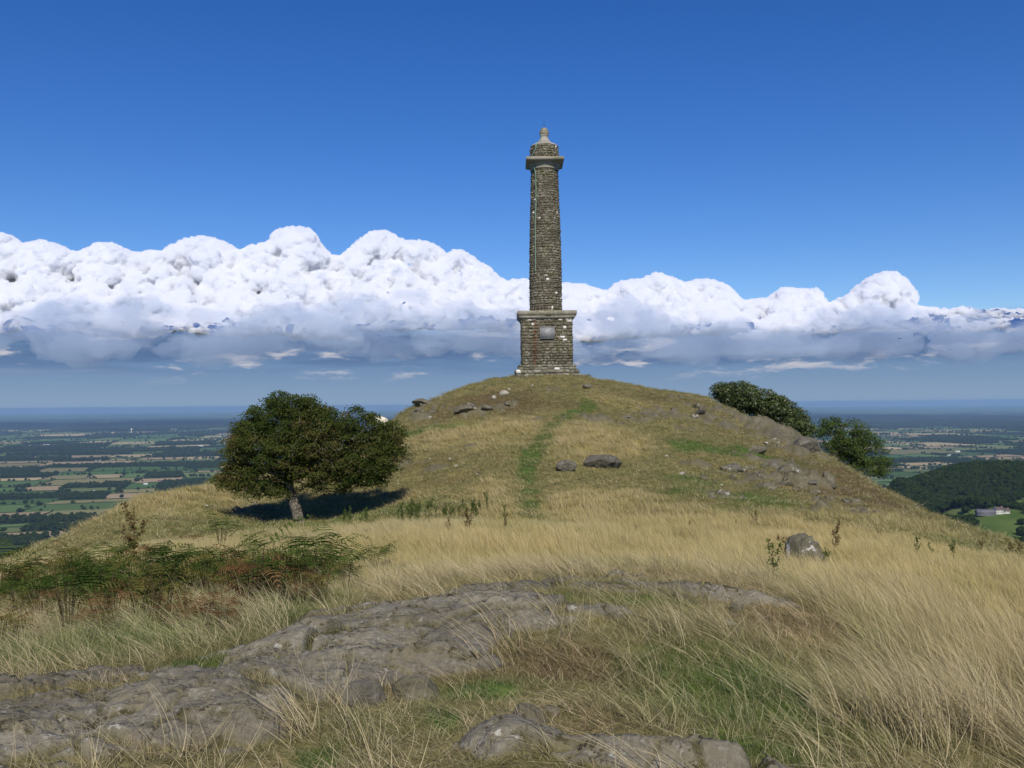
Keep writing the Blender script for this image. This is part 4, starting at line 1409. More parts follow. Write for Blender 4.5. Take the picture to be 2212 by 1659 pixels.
# ------------------------------------------------------------------ boulders and stones
def make_boulder_mat(name, base, lich=0.5, white=.5):
    m_, t, p = bsdf(name, 0.93, 0.15)
    pos = t.n('ShaderNodeNewGeometry').outputs['Position']
    sc_ = 6.0
    nf = t.noise(pos, sc_, 6, 0.65)
    nl = t.noise(pos, sc_ * 3.3, 5, 0.65)
    nb = t.noise(pos, sc_ * .35, 4, 0.6)
    c = t.ramp(nf, [(0.3, base[0]), (0.5, base[1]), (0.7, base[2])])
    c = t.mix(t.math('MULTIPLY', t.step(nl, .50, .60), lich), c, (0.13, 0.13, 0.055))
    c = t.mix(t.math('MULTIPLY', t.step(t.math('ADD', t.math('MULTIPLY', nf, .55), t.math('MULTIPLY', nb, .45)), .545, .575), white), c, (0.46, 0.44, 0.40))
    t.put(p, 'Base Color', c)
    bmp = t.n('ShaderNodeBump', ins={'Height': t.math('ADD', nf, nl)})
    bmp.inputs['Strength'].default_value = 0.7
    bmp.inputs['Distance'].default_value = 0.03
    t.put(p, 'Normal', bmp.outputs[0])
    return m_


GREYS = ((0.068, 0.061, 0.040), (0.125, 0.113, 0.080), (0.175, 0.158, 0.118))
M_BLICH = make_boulder_mat('lichened_boulder', GREYS, .6, .85)
M_BGREY = make_boulder_mat('grey_boulder', GREYS, .35, .12)
M_BDARK = make_boulder_mat('dark_boulder', ((0.062, 0.056, 0.045), (0.11, 0.10, 0.080), (0.155, 0.142, 0.115)), .25, .1)
M_BPALE = make_boulder_mat('pale_rock', ((0.22, 0.20, 0.15), (0.31, 0.285, 0.23), (0.40, 0.37, 0.31)), .1, .3)


ICO4 = ico(5)
ICO3 = ico(3)


CLEAR = []


def boulder(px, py, wpx, hpx, mat, label, seed, sink=.35, depth=.8, D=None, name='boulder', sub=None, cat='boulder', group=None, rise=0.0):
    """px, py: middle of its foot; wpx, hpx: how large it shows"""
    if D is None:
        h_ = hit(px, py); D = h_[1]
    p_ = P(px, py, D)
    rg = np.random.default_rng(seed)
    sx = wpx / F * D / 2; hz = hpx / F * D
    V, Q = (ICO4 if wpx > 45 else ICO3)
    d = V.copy()
    ns = unit(rg.normal(size=(13, 3)) * np.array([1, 1, .8]))
    cs = rg.uniform(.55, .95, 13)
    dn = d @ ns.T
    rad = np.where(dn > .05, cs[None] / np.maximum(dn, .05), 9)
    srt = np.sort(rad, 1)
    r_ = np.minimum(1.1, srt[:, 0]) * .93 + np.minimum(1.1, srt[:, :3].mean(1)) * .07
    so = seed * 3.1
    r_ = r_ + (fbm(d[:, 0] * 3 + so, d[:, 1] * 3 + d[:, 2] * 2.3, 4, seed) - .5) * .16 + (fbm(d[:, 0] * 11 + d[:, 2] * 9, d[:, 1] * 11 + so, 3, seed + 5) - .5) * .06
    W = d * r_[:, None]
    zlo = -sink
    H = hz / (np.percentile(W[:, 2], 99.5) - zlo)
    W = W * np.array([sx, sx * depth, H])
    W[:, 2] += sink * H
    q = P(px, py, D)
    y0 = D + sx * depth * .7
    x0 = q[0] * y0 / D
    z0 = gz([x0], [y0])[0]
    o = mesh_obj(name, W, Q, mat, smooth=True)
    o.location = (x0, y0, z0 - .03 * hz + rise)
    o.rotation_euler = (0, 0, rg.uniform(-.3, .3))
    if name == 'boulder': CLEAR.append((x0, y0 - sx * .35, sx * 1.1))
    tag(o, label, cat, group)
    return o


def build_boulders():
    boulder(1742, 1240, 96, 74, M_BLICH, 'squarish lichen spotted grey boulder standing alone in golden grass on the right', 3, .25, .9, rise=.06)
    boulder(1300, 1018, 96, 30, M_BDARK, 'wide dark grey boulder in the grass right of the path', 4)
    boulder(1224, 1030, 46, 20, M_BDARK, 'smaller dark boulder just right of the green path', 5)
    boulder(1089, 857, 24, 9, M_BPALE, 'pale flat stone lying on the bare slope below the pillar', 6)
    boulder(1068, 872, 12, 7, M_BPALE, 'small pale slab leaning below the flat pale stone', 16)
    boulder(1140, 1572, 84, 48, M_BGREY, 'blocky mossy rock near the bottom edge, right of the straw tussocks', 8, .3, .8)
    boulder(790, 1525, 95, 55, M_BDARK, 'upright dark rock among straw grass in the outcrop', 10, .3, .7)
    boulder(905, 1512, 120, 50, M_BGREY, 'wedge shaped grey rock left of the green turf patch', 12, .3, .6)
    boulder(1052, 1440, 70, 30, M_BDARK, 'small dark angular rock at the edge of brown grass', 14)
    boulder(1592, 1322, 40, 20, M_BGREY, 'small angular grey stone right of the outcrop', 15)
    boulder(1572, 1350, 56, 14, M_BGREY, 'low flat grey stone in brown grass right of the outcrop', 17)
    boulder(1718, 1292, 64, 16, M_BLICH, 'low pale rock at the foot of the golden grass, right', 18)
    boulder(1190, 1545, 40, 22, M_BGREY, 'small rock right of the blocky mossy rock', 19)
    boulder(1735, 980, 76, 34, M_BDARK, 'steep dark crag block standing on the right skyline below the dark trees', 20, .4, .9)
    boulder(1640, 985, 46, 16, M_BGREY, 'grey block below the crag on the right shoulder', 21)
    boulder(1585, 1022, 44, 18, M_BDARK, 'rounded dark rock on the rocky right flank', 22)
    boulder(1700, 1042, 50, 22, M_BLICH, 'pale edged rock on the rocky right flank', 23)
    boulder(1655, 1062, 60, 16, M_BGREY, 'flat tilted rock low on the right flank', 24)
    boulder(1788, 1052, 40, 30, M_BGREY, 'grey rock under the right hand tree', 25)
    boulder(1850, 1092, 30, 12, M_BLICH, 'pale stone low on the right slope', 26)
    boulder(1270, 840, 34, 8, M_BGREY, 'rock rib right of the pillar foot', 27)
    boulder(1000, 905, 50, 12, M_BGREY, 'grey ledge block on the left part of the hilltop slope', 28)
    boulder(915, 880, 48, 13, M_BGREY, 'grey crag on the steep left edge of the hilltop', 31)
    for i, (px, py, w_, h_) in enumerate([(487, 1096, 12, 6), (509, 1082, 16, 5), (532, 1086, 10, 5), (548, 1092, 12, 5), (560, 1098, 10, 4), (447, 1106, 10, 5),
                                          (838, 1052, 10, 6), (860, 1046, 8, 4), (986, 1008, 12, 6), (1032, 1020, 14, 7), (1000, 1000, 9, 5), (1472, 1028, 18, 9), (1520, 1036, 22, 8), (1560, 1048, 16, 8),
                                          (1440, 992, 10, 5), (1905, 1128, 14, 6), (930, 905, 8, 4), (1100, 848, 10, 5), (1045, 835, 8, 4), (1330, 1180, 8, 4), (1150, 842, 9, 5), (1210, 852, 8, 4)]):
        boulder(px, py, w_ * .9, h_ * .85, M_BPALE if i % 3 else M_BLICH, 'small pale stone showing through the thin turf of the hill', 40 + i, .3, .8, name='stone', cat='stone', group='small pale stones scattered over the hill')


build_boulders()


def build_crag_rocks():
    rg = np.random.default_rng(61)
    protos = []
    for s in range(9):
        V, Q = ICO3
        ns = unit(rg.normal(size=(11, 3))); cs = rg.uniform(.45, .95, 11)
        dn = V @ ns.T
        rad = np.minimum(1.15, np.where(dn > .05, cs[None] / np.maximum(dn, .05), 9).min(1))
        W = V * rad[:, None] * (1 + (fbm(V[:, 0] * 4 + s, V[:, 1] * 4 + V[:, 2] * 3, 3, s) - .5)[:, None] * .22) * np.array([1.3, 1, .62])
        protos.append(mesh_obj('rock', W, Q, (M_BGREY, M_BDARK, M_BLICH)[s % 3], link=False).data)
    zones = [(1045, 888, 100, 12, 16, 'in the broken ledge under the pale stone, left of the path top'), (900, 890, 40, 16, 12, 'on the steep left skyline of the hilltop'), (1400, 900, 90, 14, 16, 'in the rock band right of the path top'),
             (1560, 895, 90, 16, 20, 'in the rock band below the right shoulder'), (1680, 955, 60, 26, 22, 'among the crags on the right skyline'), (1620, 1020, 90, 16, 20, 'in the middle ledges of the right flank'), (1710, 1045, 70, 14, 16, 'in the lower ledges of the right flank'),
             (1600, 1072, 80, 10, 10, 'along the lowest ledge of the right flank'), (1830, 1085, 60, 18, 14, 'on the right slope below the leaning tree'), (930, 1000, 80, 12, 14, 'in the bare patch right of the windblown tree'), (520, 1095, 60, 10, 8, 'in the bare patch left of the windblown tree'),
             (1180, 838, 110, 10, 10, 'in the thin turf just below the pillar')]
    mats = {0: 'grey', 1: 'dark', 2: 'lichened'}
    for (px, py, rx, ry, n_, lab) in zones:
        for _ in range(n_):
            q = hit(px + rg.normal(0, .5) * rx, py + rg.normal(0, .5) * ry, 22)
            if q is None: continue
            k = rg.integers(9)
            o = bpy.data.objects.new('rock', protos[k])
            COL.objects.link(o)
            s = rg.uniform(.09, .33) * (1.25 if rg.random() < .2 else .85)
            if 'turf' in lab or 'patch' in lab: s *= .55
            o.location = (q[0], q[1], gz([q[0]], [q[1]])[0] - s * .28)
            o.rotation_euler = (rg.normal(0, .3), rg.normal(0, .3), rg.uniform(0, 6.28))
            o.scale = (s, s, s * rg.uniform(.7, 1.3))
            tag(o, 'angular %s rock %s' % (mats[k % 3], lab), 'rock', 'rocks breaking through the turf of the hill')


build_crag_rocks()


# ------------------------------------------------------------------ trees close by
M_LEAF_A = leaf_mat('autumn_leaf', [(0.10, (0.022, 0.034, 0.008)), (0.42, (0.052, 0.075, 0.017)), (0.60, (0.085, 0.082, 0.025)), (0.8, (0.110, 0.074, 0.030)), (0.95, (0.15, 0.13, 0.045))], .28)
M_LEAF_B = leaf_mat('dark_green_leaf', [(0.15, (0.030, 0.046, 0.010)), (0.5, (0.078, 0.105, 0.025)), (0.85, (0.17, 0.20, 0.065))], .25, gloss=True)
M_LEAF_C = leaf_mat('grey_green_leaf', [(0.15, (0.026, 0.045, 0.012)), (0.5, (0.065, 0.100, 0.025)), (0.85, (0.15, 0.18, 0.055))], .3)
M_LEAF_D = leaf_mat('bush_leaf', [(0.15, (0.020, 0.036, 0.010)), (0.6, (0.050, 0.080, 0.02)), (0.9, (0.09, 0.12, 0.035))], .25)


def tree(px, py, D, trunk_px, lobes, leafmat, label, seed, nclump=500, nleaf=60, lsize=.085, r0=.2, flat=.5, name='tree', yd=1.0, sheet=None, crad=.45, cat='tree', huebias=None):
    """lobes: crown masses (px, py, rx, ry[, depth offset]) at their places; everything in metres from the foot"""
    rg = np.random.default_rng(seed)
    k = D / F
    foot = P(px, py, D)
    g = gz([foot[0]], [foot[1]])[0]
    foot[2] = min(foot[2], g) if abs(g - foot[2]) < 1.5 else g
    root = empty(name, tuple(foot))
    tag(root, label, cat)
    loc = lambda qx, qy, dy=0.0: np.array([(P(qx, qy, D) - foot)[0], dy, (P(qx, qy, D) - foot)[2]])
    # clumps
    vol = np.array([l[2] * l[3] for l in lobes], float); vol /= vol.sum()
    C = []
    for li, l in enumerate(lobes):
        n_ = max(6, int(nclump * vol[li]))
        c = loc(l[0], l[1], (l[4] if len(l) > 4 else 0.0))
        d = unit(rg.normal(size=(n_, 3)))
        rr_ = rg.uniform(0, 1, n_) ** .28
        C.append(c + d * rr_[:, None] * np.array([l[2] * k, l[2] * k * yd, l[3] * k]))
    C = np.vstack(C)
    gzv = gz(C[:, 0] + foot[0], C[:, 1] + foot[1]) - foot[2]
    C = C[C[:, 2] > gzv + .15]
    # trunk and limbs
    tp = [np.array([0, 0, -.4])] + [loc(a, b, c_) for (a, b, c_) in trunk_px]
    nodes = [tp[0]]; par = [-1]
    for a, b in zip(tp[:-1], tp[1:]):
        n_ = max(2, int(np.linalg.norm(b - a) / .2))
        for i in range(1, n_ + 1):
            nodes.append(a + (b - a) * i / n_ + rg.normal(0, .012, 3)); par.append(len(nodes) - 2)
    fork = len(nodes) - 1
    order = np.argsort(np.linalg.norm(C - nodes[fork], axis=1))
    tips = []
    for ci in order:
        c = C[ci]
        N_ = np.array(nodes)
        st = max(2, int(fork * .45))
        dd = np.linalg.norm(N_[st:] - c, axis=1) + .35 * np.linalg.norm(N_[st:] - nodes[fork], axis=1)
        j = int(np.argmin(dd)) + st
        a = N_[j]; L_ = np.linalg.norm(c - a)
        n_ = max(1, int(L_ / .3))
        sag = rg.normal(0, .05 * L_, 3)
        prev = j
        for i in range(1, n_ + 1):
            t_ = i / n_
            nodes.append(a + (c - a) * t_ + sag * math.sin(math.pi * t_) + np.array([0, 0, .10 * L_ * math.sin(math.pi * t_)])); par.append(prev); prev = len(nodes) - 1
        tips.append(prev)
    N_ = np.array(nodes); par = np.array(par)
    cnt = np.zeros(len(N_)); cnt[tips] = 1
    for i in range(len(N_) - 1, 0, -1):
        cnt[par[i]] += cnt[i]
    rad = .008 + (r0 - .008) * (cnt / cnt.max()) ** .5
    rad[:fork] *= np.linspace(1.25, 1.0, fork)
    V = []; Q = []; 
    S5 = 6
    for i in range(1, len(N_)):
        a = N_[par[i]]; b = N_[i]
        ax = unit(b - a)
        u_ = unit(np.cross(ax, [0.3, 1, .2])); v_ = np.cross(ax, u_)
        b0 = len(V)
        ra = min(rad[par[i]], rad[i] * 1.35)
        for (c, r_) in ((a, ra), (b, rad[i])):
            for s_ in range(S5):
                an = s_ * 2 * math.pi / S5
                V.append(c + (u_ * math.cos(an) + v_ * math.sin(an)) * r_)
        for s_ in range(S5):
            Q.append((b0 + s_, b0 + (s_ + 1) % S5, b0 + S5 + (s_ + 1) % S5, b0 + S5 + s_))
    mesh_obj('trunk', V, np.array(Q), M_BARK, root, smooth=True)
    # leaves
    LC = []; LN = []; LR = []
    cc = np.mean(C, 0)
    for c in C:
        n_ = int(nleaf * rg.uniform(.6, 1.4))
        d = unit(rg.normal(size=(n_, 3)) + np.array([0, 0, .5]))
        cr = crad * rg.uniform(.7, 1.3)
        rr_ = rg.uniform(.45, 1.0, n_)[:, None]
        LC.append(c + d * rr_ * np.array([cr, cr, cr * flat]))
        LN.append(unit(d * .6 + rg.normal(size=(n_, 3)) * .55 + np.array([0, -.25, .35])))
        cl = rg.normal(0, .15) + (0 if huebias is None else huebias(c))
        LR.append(np.clip(.45 + cl + rg.normal(0, .13, n_), 0, 1))
    LC = np.vstack(LC); LN = np.vstack(LN); LR = np.concatenate(LR)
    gl = gz(LC[:, 0] + foot[0], LC[:, 1] + foot[1]) - foot[2]
    ok = LC[:, 2] > gl + .05
    LC, LN, LR = LC[ok], LN[ok], LR[ok]
    Vl, Ql = leaf_quads(LC, LN, np.full(len(LC), lsize), rg, .62)
    mesh_obj('crown', Vl, Ql, leafmat, root, attrs=dict(rnd=np.repeat(LR, 4)))
    return root


tree(655, 1134, 34.5, [(640, 1100, 0), (628, 1068, 0), (622, 1040, 0)],
     [(628, 915, 95, 68), (600, 960, 105, 60), (690, 950, 95, 62), (778, 935, 60, 52), (838, 955, 36, 38), (545, 985, 60, 45), (512, 1025, 40, 26), (560, 1035, 70, 26), (700, 1010, 100, 30), (780, 1000, 75, 38), (815, 1015, 48, 22),
      (650, 1020, 60, 20), (720, 1048, 60, 20), (570, 1062, 70, 16), (640, 880, 62, 34), (500, 1045, 36, 14), (790, 1035, 55, 18), (540, 940, 40, 40), (845, 985, 34, 34)],
     M_LEAF_A, 'windblown domed tree with mottled brown and green leaves on the left slope', 31, 1150, 100, .078, .20, .50, name='windblown_tree', yd=.95, crad=.40,
     huebias=lambda c: (-.10 if c[2] < 3.6 else -.24) + .11 * math.sin(c[0] * 1.7))
tree(1690, 985, 66, [(1680, 950, 0), (1670, 925, 0)],
     [(1590, 856, 46, 30), (1625, 868, 52, 32), (1668, 890, 50, 34), (1706, 915, 42, 34), (1736, 940, 22, 34), (1563, 850, 24, 20), (1690, 930, 40, 30)],
     M_LEAF_B, 'dark green dense tree clipped smooth by the wind behind the right shoulder of the hill', 33, 800, 80, .13, .22, .55, name='wind_clipped_tree', yd=1.0, crad=.5)
tree(1797, 1022, 57, [(1792, 1005, 0), (1800, 985, 0), (1812, 965, 0)],
     [(1800, 940, 34, 38), (1840, 950, 42, 42), (1872, 982, 42, 42), (1900, 1008, 28, 24), (1789, 912, 13, 18), (1835, 1000, 40, 24), (1775, 935, 12, 12), (1865, 1015, 40, 16), (1825, 970, 40, 30)],
     M_LEAF_C, 'looser grey green tree with visible stems leaning down the right slope', 35, 330, 52, .11, .16, .5, name='leaning_tree', crad=.46)
tree(60, 1240, 50, [(60, 1225, 0), (58, 1215, 0)],
     [(62, 1198, 30, 14), (35, 1208, 32, 14), (85, 1200, 20, 12), (5, 1222, 26, 10), (45, 1222, 50, 14)],
     M_LEAF_D, 'dark green bush showing over the foot of the left skyline', 37, 220, 60, .12, .10, .6, name='dark_bush', crad=.5, cat='bush')


# ------------------------------------------------------------------ the sheep on the skyline behind the tree
def build_sheep():
    m_, t, p = bsdf('fleece', .95, .05)
    t.put(p, 'Base Color', t.ramp(t.noise(t.n('ShaderNodeTexCoord').outputs['Object'], 18, 4), [(.35, (.48, .42, .30)), (.65, (.72, .66, .52))]))
    mf, t, p = bsdf('sheep_face', .9, .1); t.put(p, 'Base Color', (.55, .50, .42))
    D = 51.5
    q = P(822, 922, D)
    z = gz([q[0]], [q[1]])[0]
    root = empty('sheep', (q[0], q[1], z))
    root.scale = (.82, .82, .82)
    tag(root, 'cream sheep lying on the skyline between the windblown tree and the hilltop', 'sheep')
    V, Q = ICO3
    B = V * np.array([.55, .30, .33]); B = B * (1 + (fbm(V[:, 0] * 6 + 3, V[:, 1] * 6 + V[:, 2] * 5, 3, 3) - .5)[:, None] * .2)
    B[:, 2] += .34
    # neck and head drawn out of the same body
    hd = unit(np.array([-.8, 0, .45])); w_ = np.clip(V @ hd, 0, 1) ** 6
    B += w_[:, None] * np.array([-.16, 0, .22])
    mesh_obj('body', B, Q, m_, root, smooth=True)
    Hh = V * np.array([.15, .085, .10]) + np.array([-.74, 0, .72])
    Hh[:, 2] -= np.clip(-(V[:, 0]), 0, 1) * .06
    mesh_obj('head', Hh, Q, mf, root, smooth=True)
    for s in (-1, 1):
        mesh_obj('ear', V * np.array([.03, .07, .03]) + np.array([-.66, s * .12, .76]), Q, mf, root, smooth=True)
    for (x, y) in ((-.32, -.18), (-.30, .2), (.36, -.2), (.34, .2)):
        mesh_obj('leg', V * np.array([.13, .05, .055]) + np.array([x - .08, y, .06]), Q, mf, root, smooth=True)


build_sheep()


# ------------------------------------------------------------------ grass
def grass_mat():
    m_ = bpy.data.materials.new('grass_blades')
    m_.use_nodes = True
    t = NT(m_.node_tree)
    tint = t.n('ShaderNodeAttribute', attribute_name='tint', attribute_type='INSTANCER')
    tt = t.n('ShaderNodeAttribute', attribute_name='t').outputs['Fac']
    rn = t.n('ShaderNodeAttribute', attribute_name='rnd').outputs['Fac']
    c = tint.outputs['Color']
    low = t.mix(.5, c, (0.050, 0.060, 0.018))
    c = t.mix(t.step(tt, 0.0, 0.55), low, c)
    c = t.mix(t.step(rn, .72, .98), c, (0.62, 0.52, 0.33))
    c = t.mix(t.math('MULTIPLY', t.math('SUBTRACT', 1.0, t.step(rn, .02, .25)), .7), c, (0.085, 0.095, 0.025))
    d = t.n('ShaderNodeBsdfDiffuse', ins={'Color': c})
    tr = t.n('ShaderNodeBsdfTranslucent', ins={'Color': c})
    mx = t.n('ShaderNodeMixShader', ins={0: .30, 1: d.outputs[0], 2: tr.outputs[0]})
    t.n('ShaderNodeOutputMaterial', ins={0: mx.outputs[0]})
    return m_


M_GRASS = grass_mat()


def tuft(seed, n, h, spread, width, lean, curl, seg=3, hvar=.35, splay=.35):
    rg = np.random.default_rng(seed)
    base = rg.normal(0, spread * .5, (n, 2))
    hh = h * rg.uniform(1 - hvar, 1 + hvar, n)
    dirx = -lean + rg.normal(0, splay, n) + base[:, 0] / (spread + 1e-6) * .12
    diry = rg.normal(0, splay, n)
    cx = -curl * rg.uniform(.4, 1.5, n); cy = rg.normal(0, curl * .5 + .05, n)
    a = rg.uniform(0, 2 * math.pi, n)
    # mostly face the side so that blades show from the front
    wv = np.stack([np.cos(a), np.sin(a) * .5, np.zeros(n)], 1)
    V = []; T = []
    ts = np.linspace(0, 1, seg + 1)
    for t_ in ts:
        x = base[:, 0] + hh * (dirx * t_ + cx * t_ ** 2.2)
        y = base[:, 1] + hh * (diry * t_ + cy * t_ ** 2)
        z = hh * t_ * (1 - .28 * (np.abs(dirx) + np.abs(cx)) * t_)
        wd = width * (1 - t_ ** 2.5) * rg.uniform(.75, 1.25, n) + .0004
        c = np.stack([x, y, z - .02], 1)
        V.append(c - wv * wd[:, None] * .5); V.append(c + wv * wd[:, None] * .5)
        T += [np.full(n, t_)] * 2
    V = np.stack(V, 1)                       # n, 2*(seg+1), 3
    T = np.stack(T, 1)
    m_ = 2 * (seg + 1)
    q = np.array([[2 * s, 2 * s + 1, 2 * s + 3, 2 * s + 2] for s in range(seg)])
    Q = (q[None] + (np.arange(n) * m_)[:, None, None]).reshape(-1, 4)
    R = np.repeat(rg.uniform(0, 1, n), m_)
    return mesh_obj('tuft', V.reshape(-1, 3), Q, M_GRASS, link=False, attrs=dict(t=T.ravel(), rnd=R))


def build_grass():
    rg = np.random.default_rng(77)
    kinds = {}
    def K(name, cnt, *a, **k):
        kinds[name] = make_collection('tufts_' + name, [tuft(900 + len(kinds) * 20 + i, *a, **k) for i in range(cnt)])
        return cnt
    K('turf', 4, 46, .055, .10, .0032, .2, .35, 2, splay=.6)
    K('thatch', 4, 40, .10, .12, .0030, .45, .6, 3, splay=.6)
    K('long', 5, 40, .42, .09, .0034, .28, .26, 5, splay=.22)
    K('gold_mid', 5, 40, .33, .17, .0058, .10, .16, 3, splay=.19)
    K('gold_far', 5, 34, .30, .26, .0115, .15, .22, 3, splay=.24)
    K('short_far', 4, 40, .11, .26, .0100, .2, .4, 2, splay=.6)
    K('wild', 4, 26, .30, .10, .0034, .25, .5, 4, splay=.45)

    STRAW = np.array([.56, .44, .185]); PALE = np.array([.56, .47, .27]); GREEN = np.array([.085, .150, .026]); OLIVE = np.array([.20, .225, .060])
    BROWN = np.array([.205, .130, .068]); BEIGE = np.array([.40, .325, .205]); DULL = np.array([.33, .30, .12])

    def pts(r0, r1, dens, ang=36):
        a = math.radians(ang)
        n_ = int(dens * a * (r1 * r1 - r0 * r0))
        r = np.sqrt(rg.uniform(r0 * r0, r1 * r1, n_)); th = rg.uniform(-a, a, n_)
        return r * np.sin(th), r * np.cos(th)

    LONG_B = Blobs([(2130, 1500, 220, 110, 1.4), (2000, 1600, 220, 60, 1.2), (1900, 1440, 90, 50, .9), (2050, 1400, 170, 45, 1.2), (1830, 1345, 70, 24, .8), (1830, 1650, 130, 30, .5),
                    (790, 1590, 130, 30, 1.0), (700, 1575, 60, 25, .9), (900, 1580, 60, 30, .7), (1490, 1390, 45, 22, 1.3), (1310, 1400, 40, 16, .9), (1960, 1300, 180, 30, 1.0), (120, 1440, 60, 14, .6),
                    (980, 1470, 22, 8, .8), (1210, 1400, 40, 14, .5), (680, 1340, 150, 18, .5)])
    WET_B = Blobs([(250, 1400, 330, 32, 1.2), (560, 1370, 160, 22, 1.0), (1650, 1480, 160, 60, 1.0), (1780, 1560, 160, 50, .7), (1500, 1560, 160, 40, .6)])

    def mixc(*pairs):
        tot = sum(w_ for w_, _ in pairs) + 1e-6
        return sum(w_[:, None] * c[None] for w_, c in pairs) / tot[:, None]

    def emit(name, label, kind, x, y, keep, hs, tint, yaw=.6, tilt=.12, cnt=None):
        sel = np.nonzero(keep)[0]
        x = x[sel]; y = y[sel]; hs = hs[sel]; tint = tint[sel] * rg.uniform(.82, 1.18, (len(sel), 1))
        z, rk, cr, ed = ground(x, y)
        ok = (rk < .35) | ((cr > .45) & (rg.random(len(x)) < (.75 if kind in ('turf', 'thatch') else .10)))
        for (bx_, by_, br_) in (CLEAR if kind not in ('turf', 'thatch', 'short_far') else ()):
            ok &= (x - bx_) ** 2 + ((y - by_) * .8) ** 2 > br_ ** 2
        x, y, z, hs, tint = x[ok], y[ok], z[ok], hs[ok], tint[ok]
        n_ = len(x)
        rot = np.stack([rg.normal(0, tilt, n_), rg.normal(0, tilt, n_), rg.normal(0, yaw, n_)], 1)
        w_ = rg.uniform(.85, 1.2, n_)
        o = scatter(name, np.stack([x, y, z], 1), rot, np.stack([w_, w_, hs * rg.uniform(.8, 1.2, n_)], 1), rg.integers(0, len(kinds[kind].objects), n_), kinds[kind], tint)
        tag(o, label, 'grass', kind='stuff')
        print(name, n_)

    # --- near: close turf everywhere soil shows
    x, y = pts(2.4, 12.5, 150)
    g, b, go = cover(x, y); wet = WET_B(x, y)
    tint = mixc((np.clip(g, 0, 2) * 1.6 + wet, GREEN), (np.full(len(x), .35), OLIVE), (b * 1.3, BROWN), (np.full(len(x), .45), BEIGE), (go * .8, STRAW))
    emit('short_turf', 'short green and straw coloured turf between the rocks of the outcrop', 'turf', x, y, rg.random(len(x)) < .95, .8 + .8 * np.clip(g + wet, 0, 1), tint, 3.0)
    x, y = pts(2.4, 13.5, 60)
    g, b, go = cover(x, y); wet = WET_B(x, y)
    tint = mixc((np.clip(g, 0, 2) * .9 + wet * 1.2, GREEN * 1.1), (b * 1.5 + .1, BROWN * 1.1), (np.full(len(x), .4), BEIGE), (go, STRAW))
    ed = ground(x, y)[3]
    emit('dead_thatch', 'dry brown and beige matted grass round the outcrop', 'thatch', x, y, (rg.random(len(x)) < .35 + .7 * b + .4 * wet + .25 * go) & (g < 1.0), .7 + .7 * rg.random(len(x)) + .5 * wet, tint, .9)
    x, y = pts(2.6, 14, 24)
    g, b, go = cover(x, y); wet = WET_B(x, y); lg = LONG_B(x, y)
    tint = mixc((np.clip(g, 0, 1) * .6 + wet * 1.0, GREEN * 1.3), (np.full(len(x), .45), BEIGE * 1.1), (b * .6, BROWN * 1.3), (np.full(len(x), .25), PALE))
    emit('wild_grass', 'loose mixed green and beige grass between outcrop and bracken', 'wild', x, y, rg.random(len(x)) < .16 + .7 * wet + .25 * lg + .3 * b, .7 + .6 * rg.random(len(x)), tint, .9)
    x, y = pts(2.6, 13.5, 62)
    lg = LONG_B(x, y); g, b, go = cover(x, y)
    nn = fbm(x / .7, y / .7, 3, 201) - .5
    right = sstep(x, .5, 3.0)
    n5 = fbm(x / .45 + 5, y / .45, 3, 203) - .5
    tint = mixc((np.full(len(x), .5) + np.clip(n5 * 3, 0, .5), PALE * .92), (np.full(len(x), .45), BEIGE * .85), (go * .6, STRAW), (g * .5 + np.clip(-nn * 4, 0, 1) * .8 + np.clip(-n5 * 4, 0, 1) * .7, OLIVE * .9), (np.clip(n5 * 4 - .4, 0, 1) * .5, BROWN))
    emit('long_straw_grass', 'long pale straw grass combed over by the wind on the right', 'long', x, y, rg.random(len(x)) < np.clip(lg * .82 - .20 + nn * 2.0, 0, 1), (.45 + .47 * np.clip(lg, 0, 1)), tint, .30, .10)
    # --- middle: golden field
    x, y = pts(10.5, 27, 40)
    g, b, go = cover(x, y)
    n3 = fbm(x / 1.3, y / 1.3, 4, 205) - .5
    r = np.hypot(x, y)
    hol = sstep(-x, 1.5, 4) * (1 - sstep(r, 15, 19))           # bracken hollow: lower, greener
    tint = mixc((np.full(len(x), .35) + go, STRAW), (np.full(len(x), .3) + np.clip(n3 * 3, 0, 1), PALE), (np.clip(g, 0, 1) * 1.5 + hol * .9 + np.clip(-n3 * 5, 0, 1) * 1.5 + .30, OLIVE * .9), (b * .5, BROWN * 1.2))
    hs = (.38 + .48 * np.clip(go + .3, 0, 1)) * (1 - .55 * np.clip(g, 0, 1)) * (1 + n3 * 1.1) * (1 - .15 * hol)
    keep = rg.random(len(x)) < np.clip(.42 + .45 * go - .3 * g + n3 * 1.6, 0, 1)
    emit('golden_grass', 'golden waist of dry grass in front of the hill', 'gold_mid', x, y, keep, hs, tint, .35, .08)
    # --- far: the hill itself
    x, y = pts(25, 63, 15, 34)
    g, b, go = cover(x, y)
    r = np.hypot(x, y)
    n3 = fbm(x / 2.1, y / 2.1, 4, 207) - .5
    n4 = fbm(x / .9, y / .9, 3, 209) - .5
    top = sstep(base_h(x, y), -1.2, -.3)
    tint = mixc((go * 1.4 + .1, STRAW), (go * .5 + np.clip(n3 * 3, 0, 1) * .5, PALE), (np.clip(g, 0, 1) * 1.6 + np.clip(-n3 * 4, 0, 1) * 1.4 + .15, OLIVE * .85), (b * .9 + .1, BROWN * 1.1), (np.full(len(x), .35), DULL))
    hs = (.30 + .72 * np.clip(go, 0, 1) + .18 * np.clip(n4 * 4, 0, 1)) * (1 - .6 * np.clip(g, 0, 1)) * (1 - .45 * np.clip(b, 0, 1)) * (1 - .35 * top)
    keep = rg.random(len(x)) < np.clip(.28 + .75 * go + .2 * n4 - .15 * b, 0, 1)
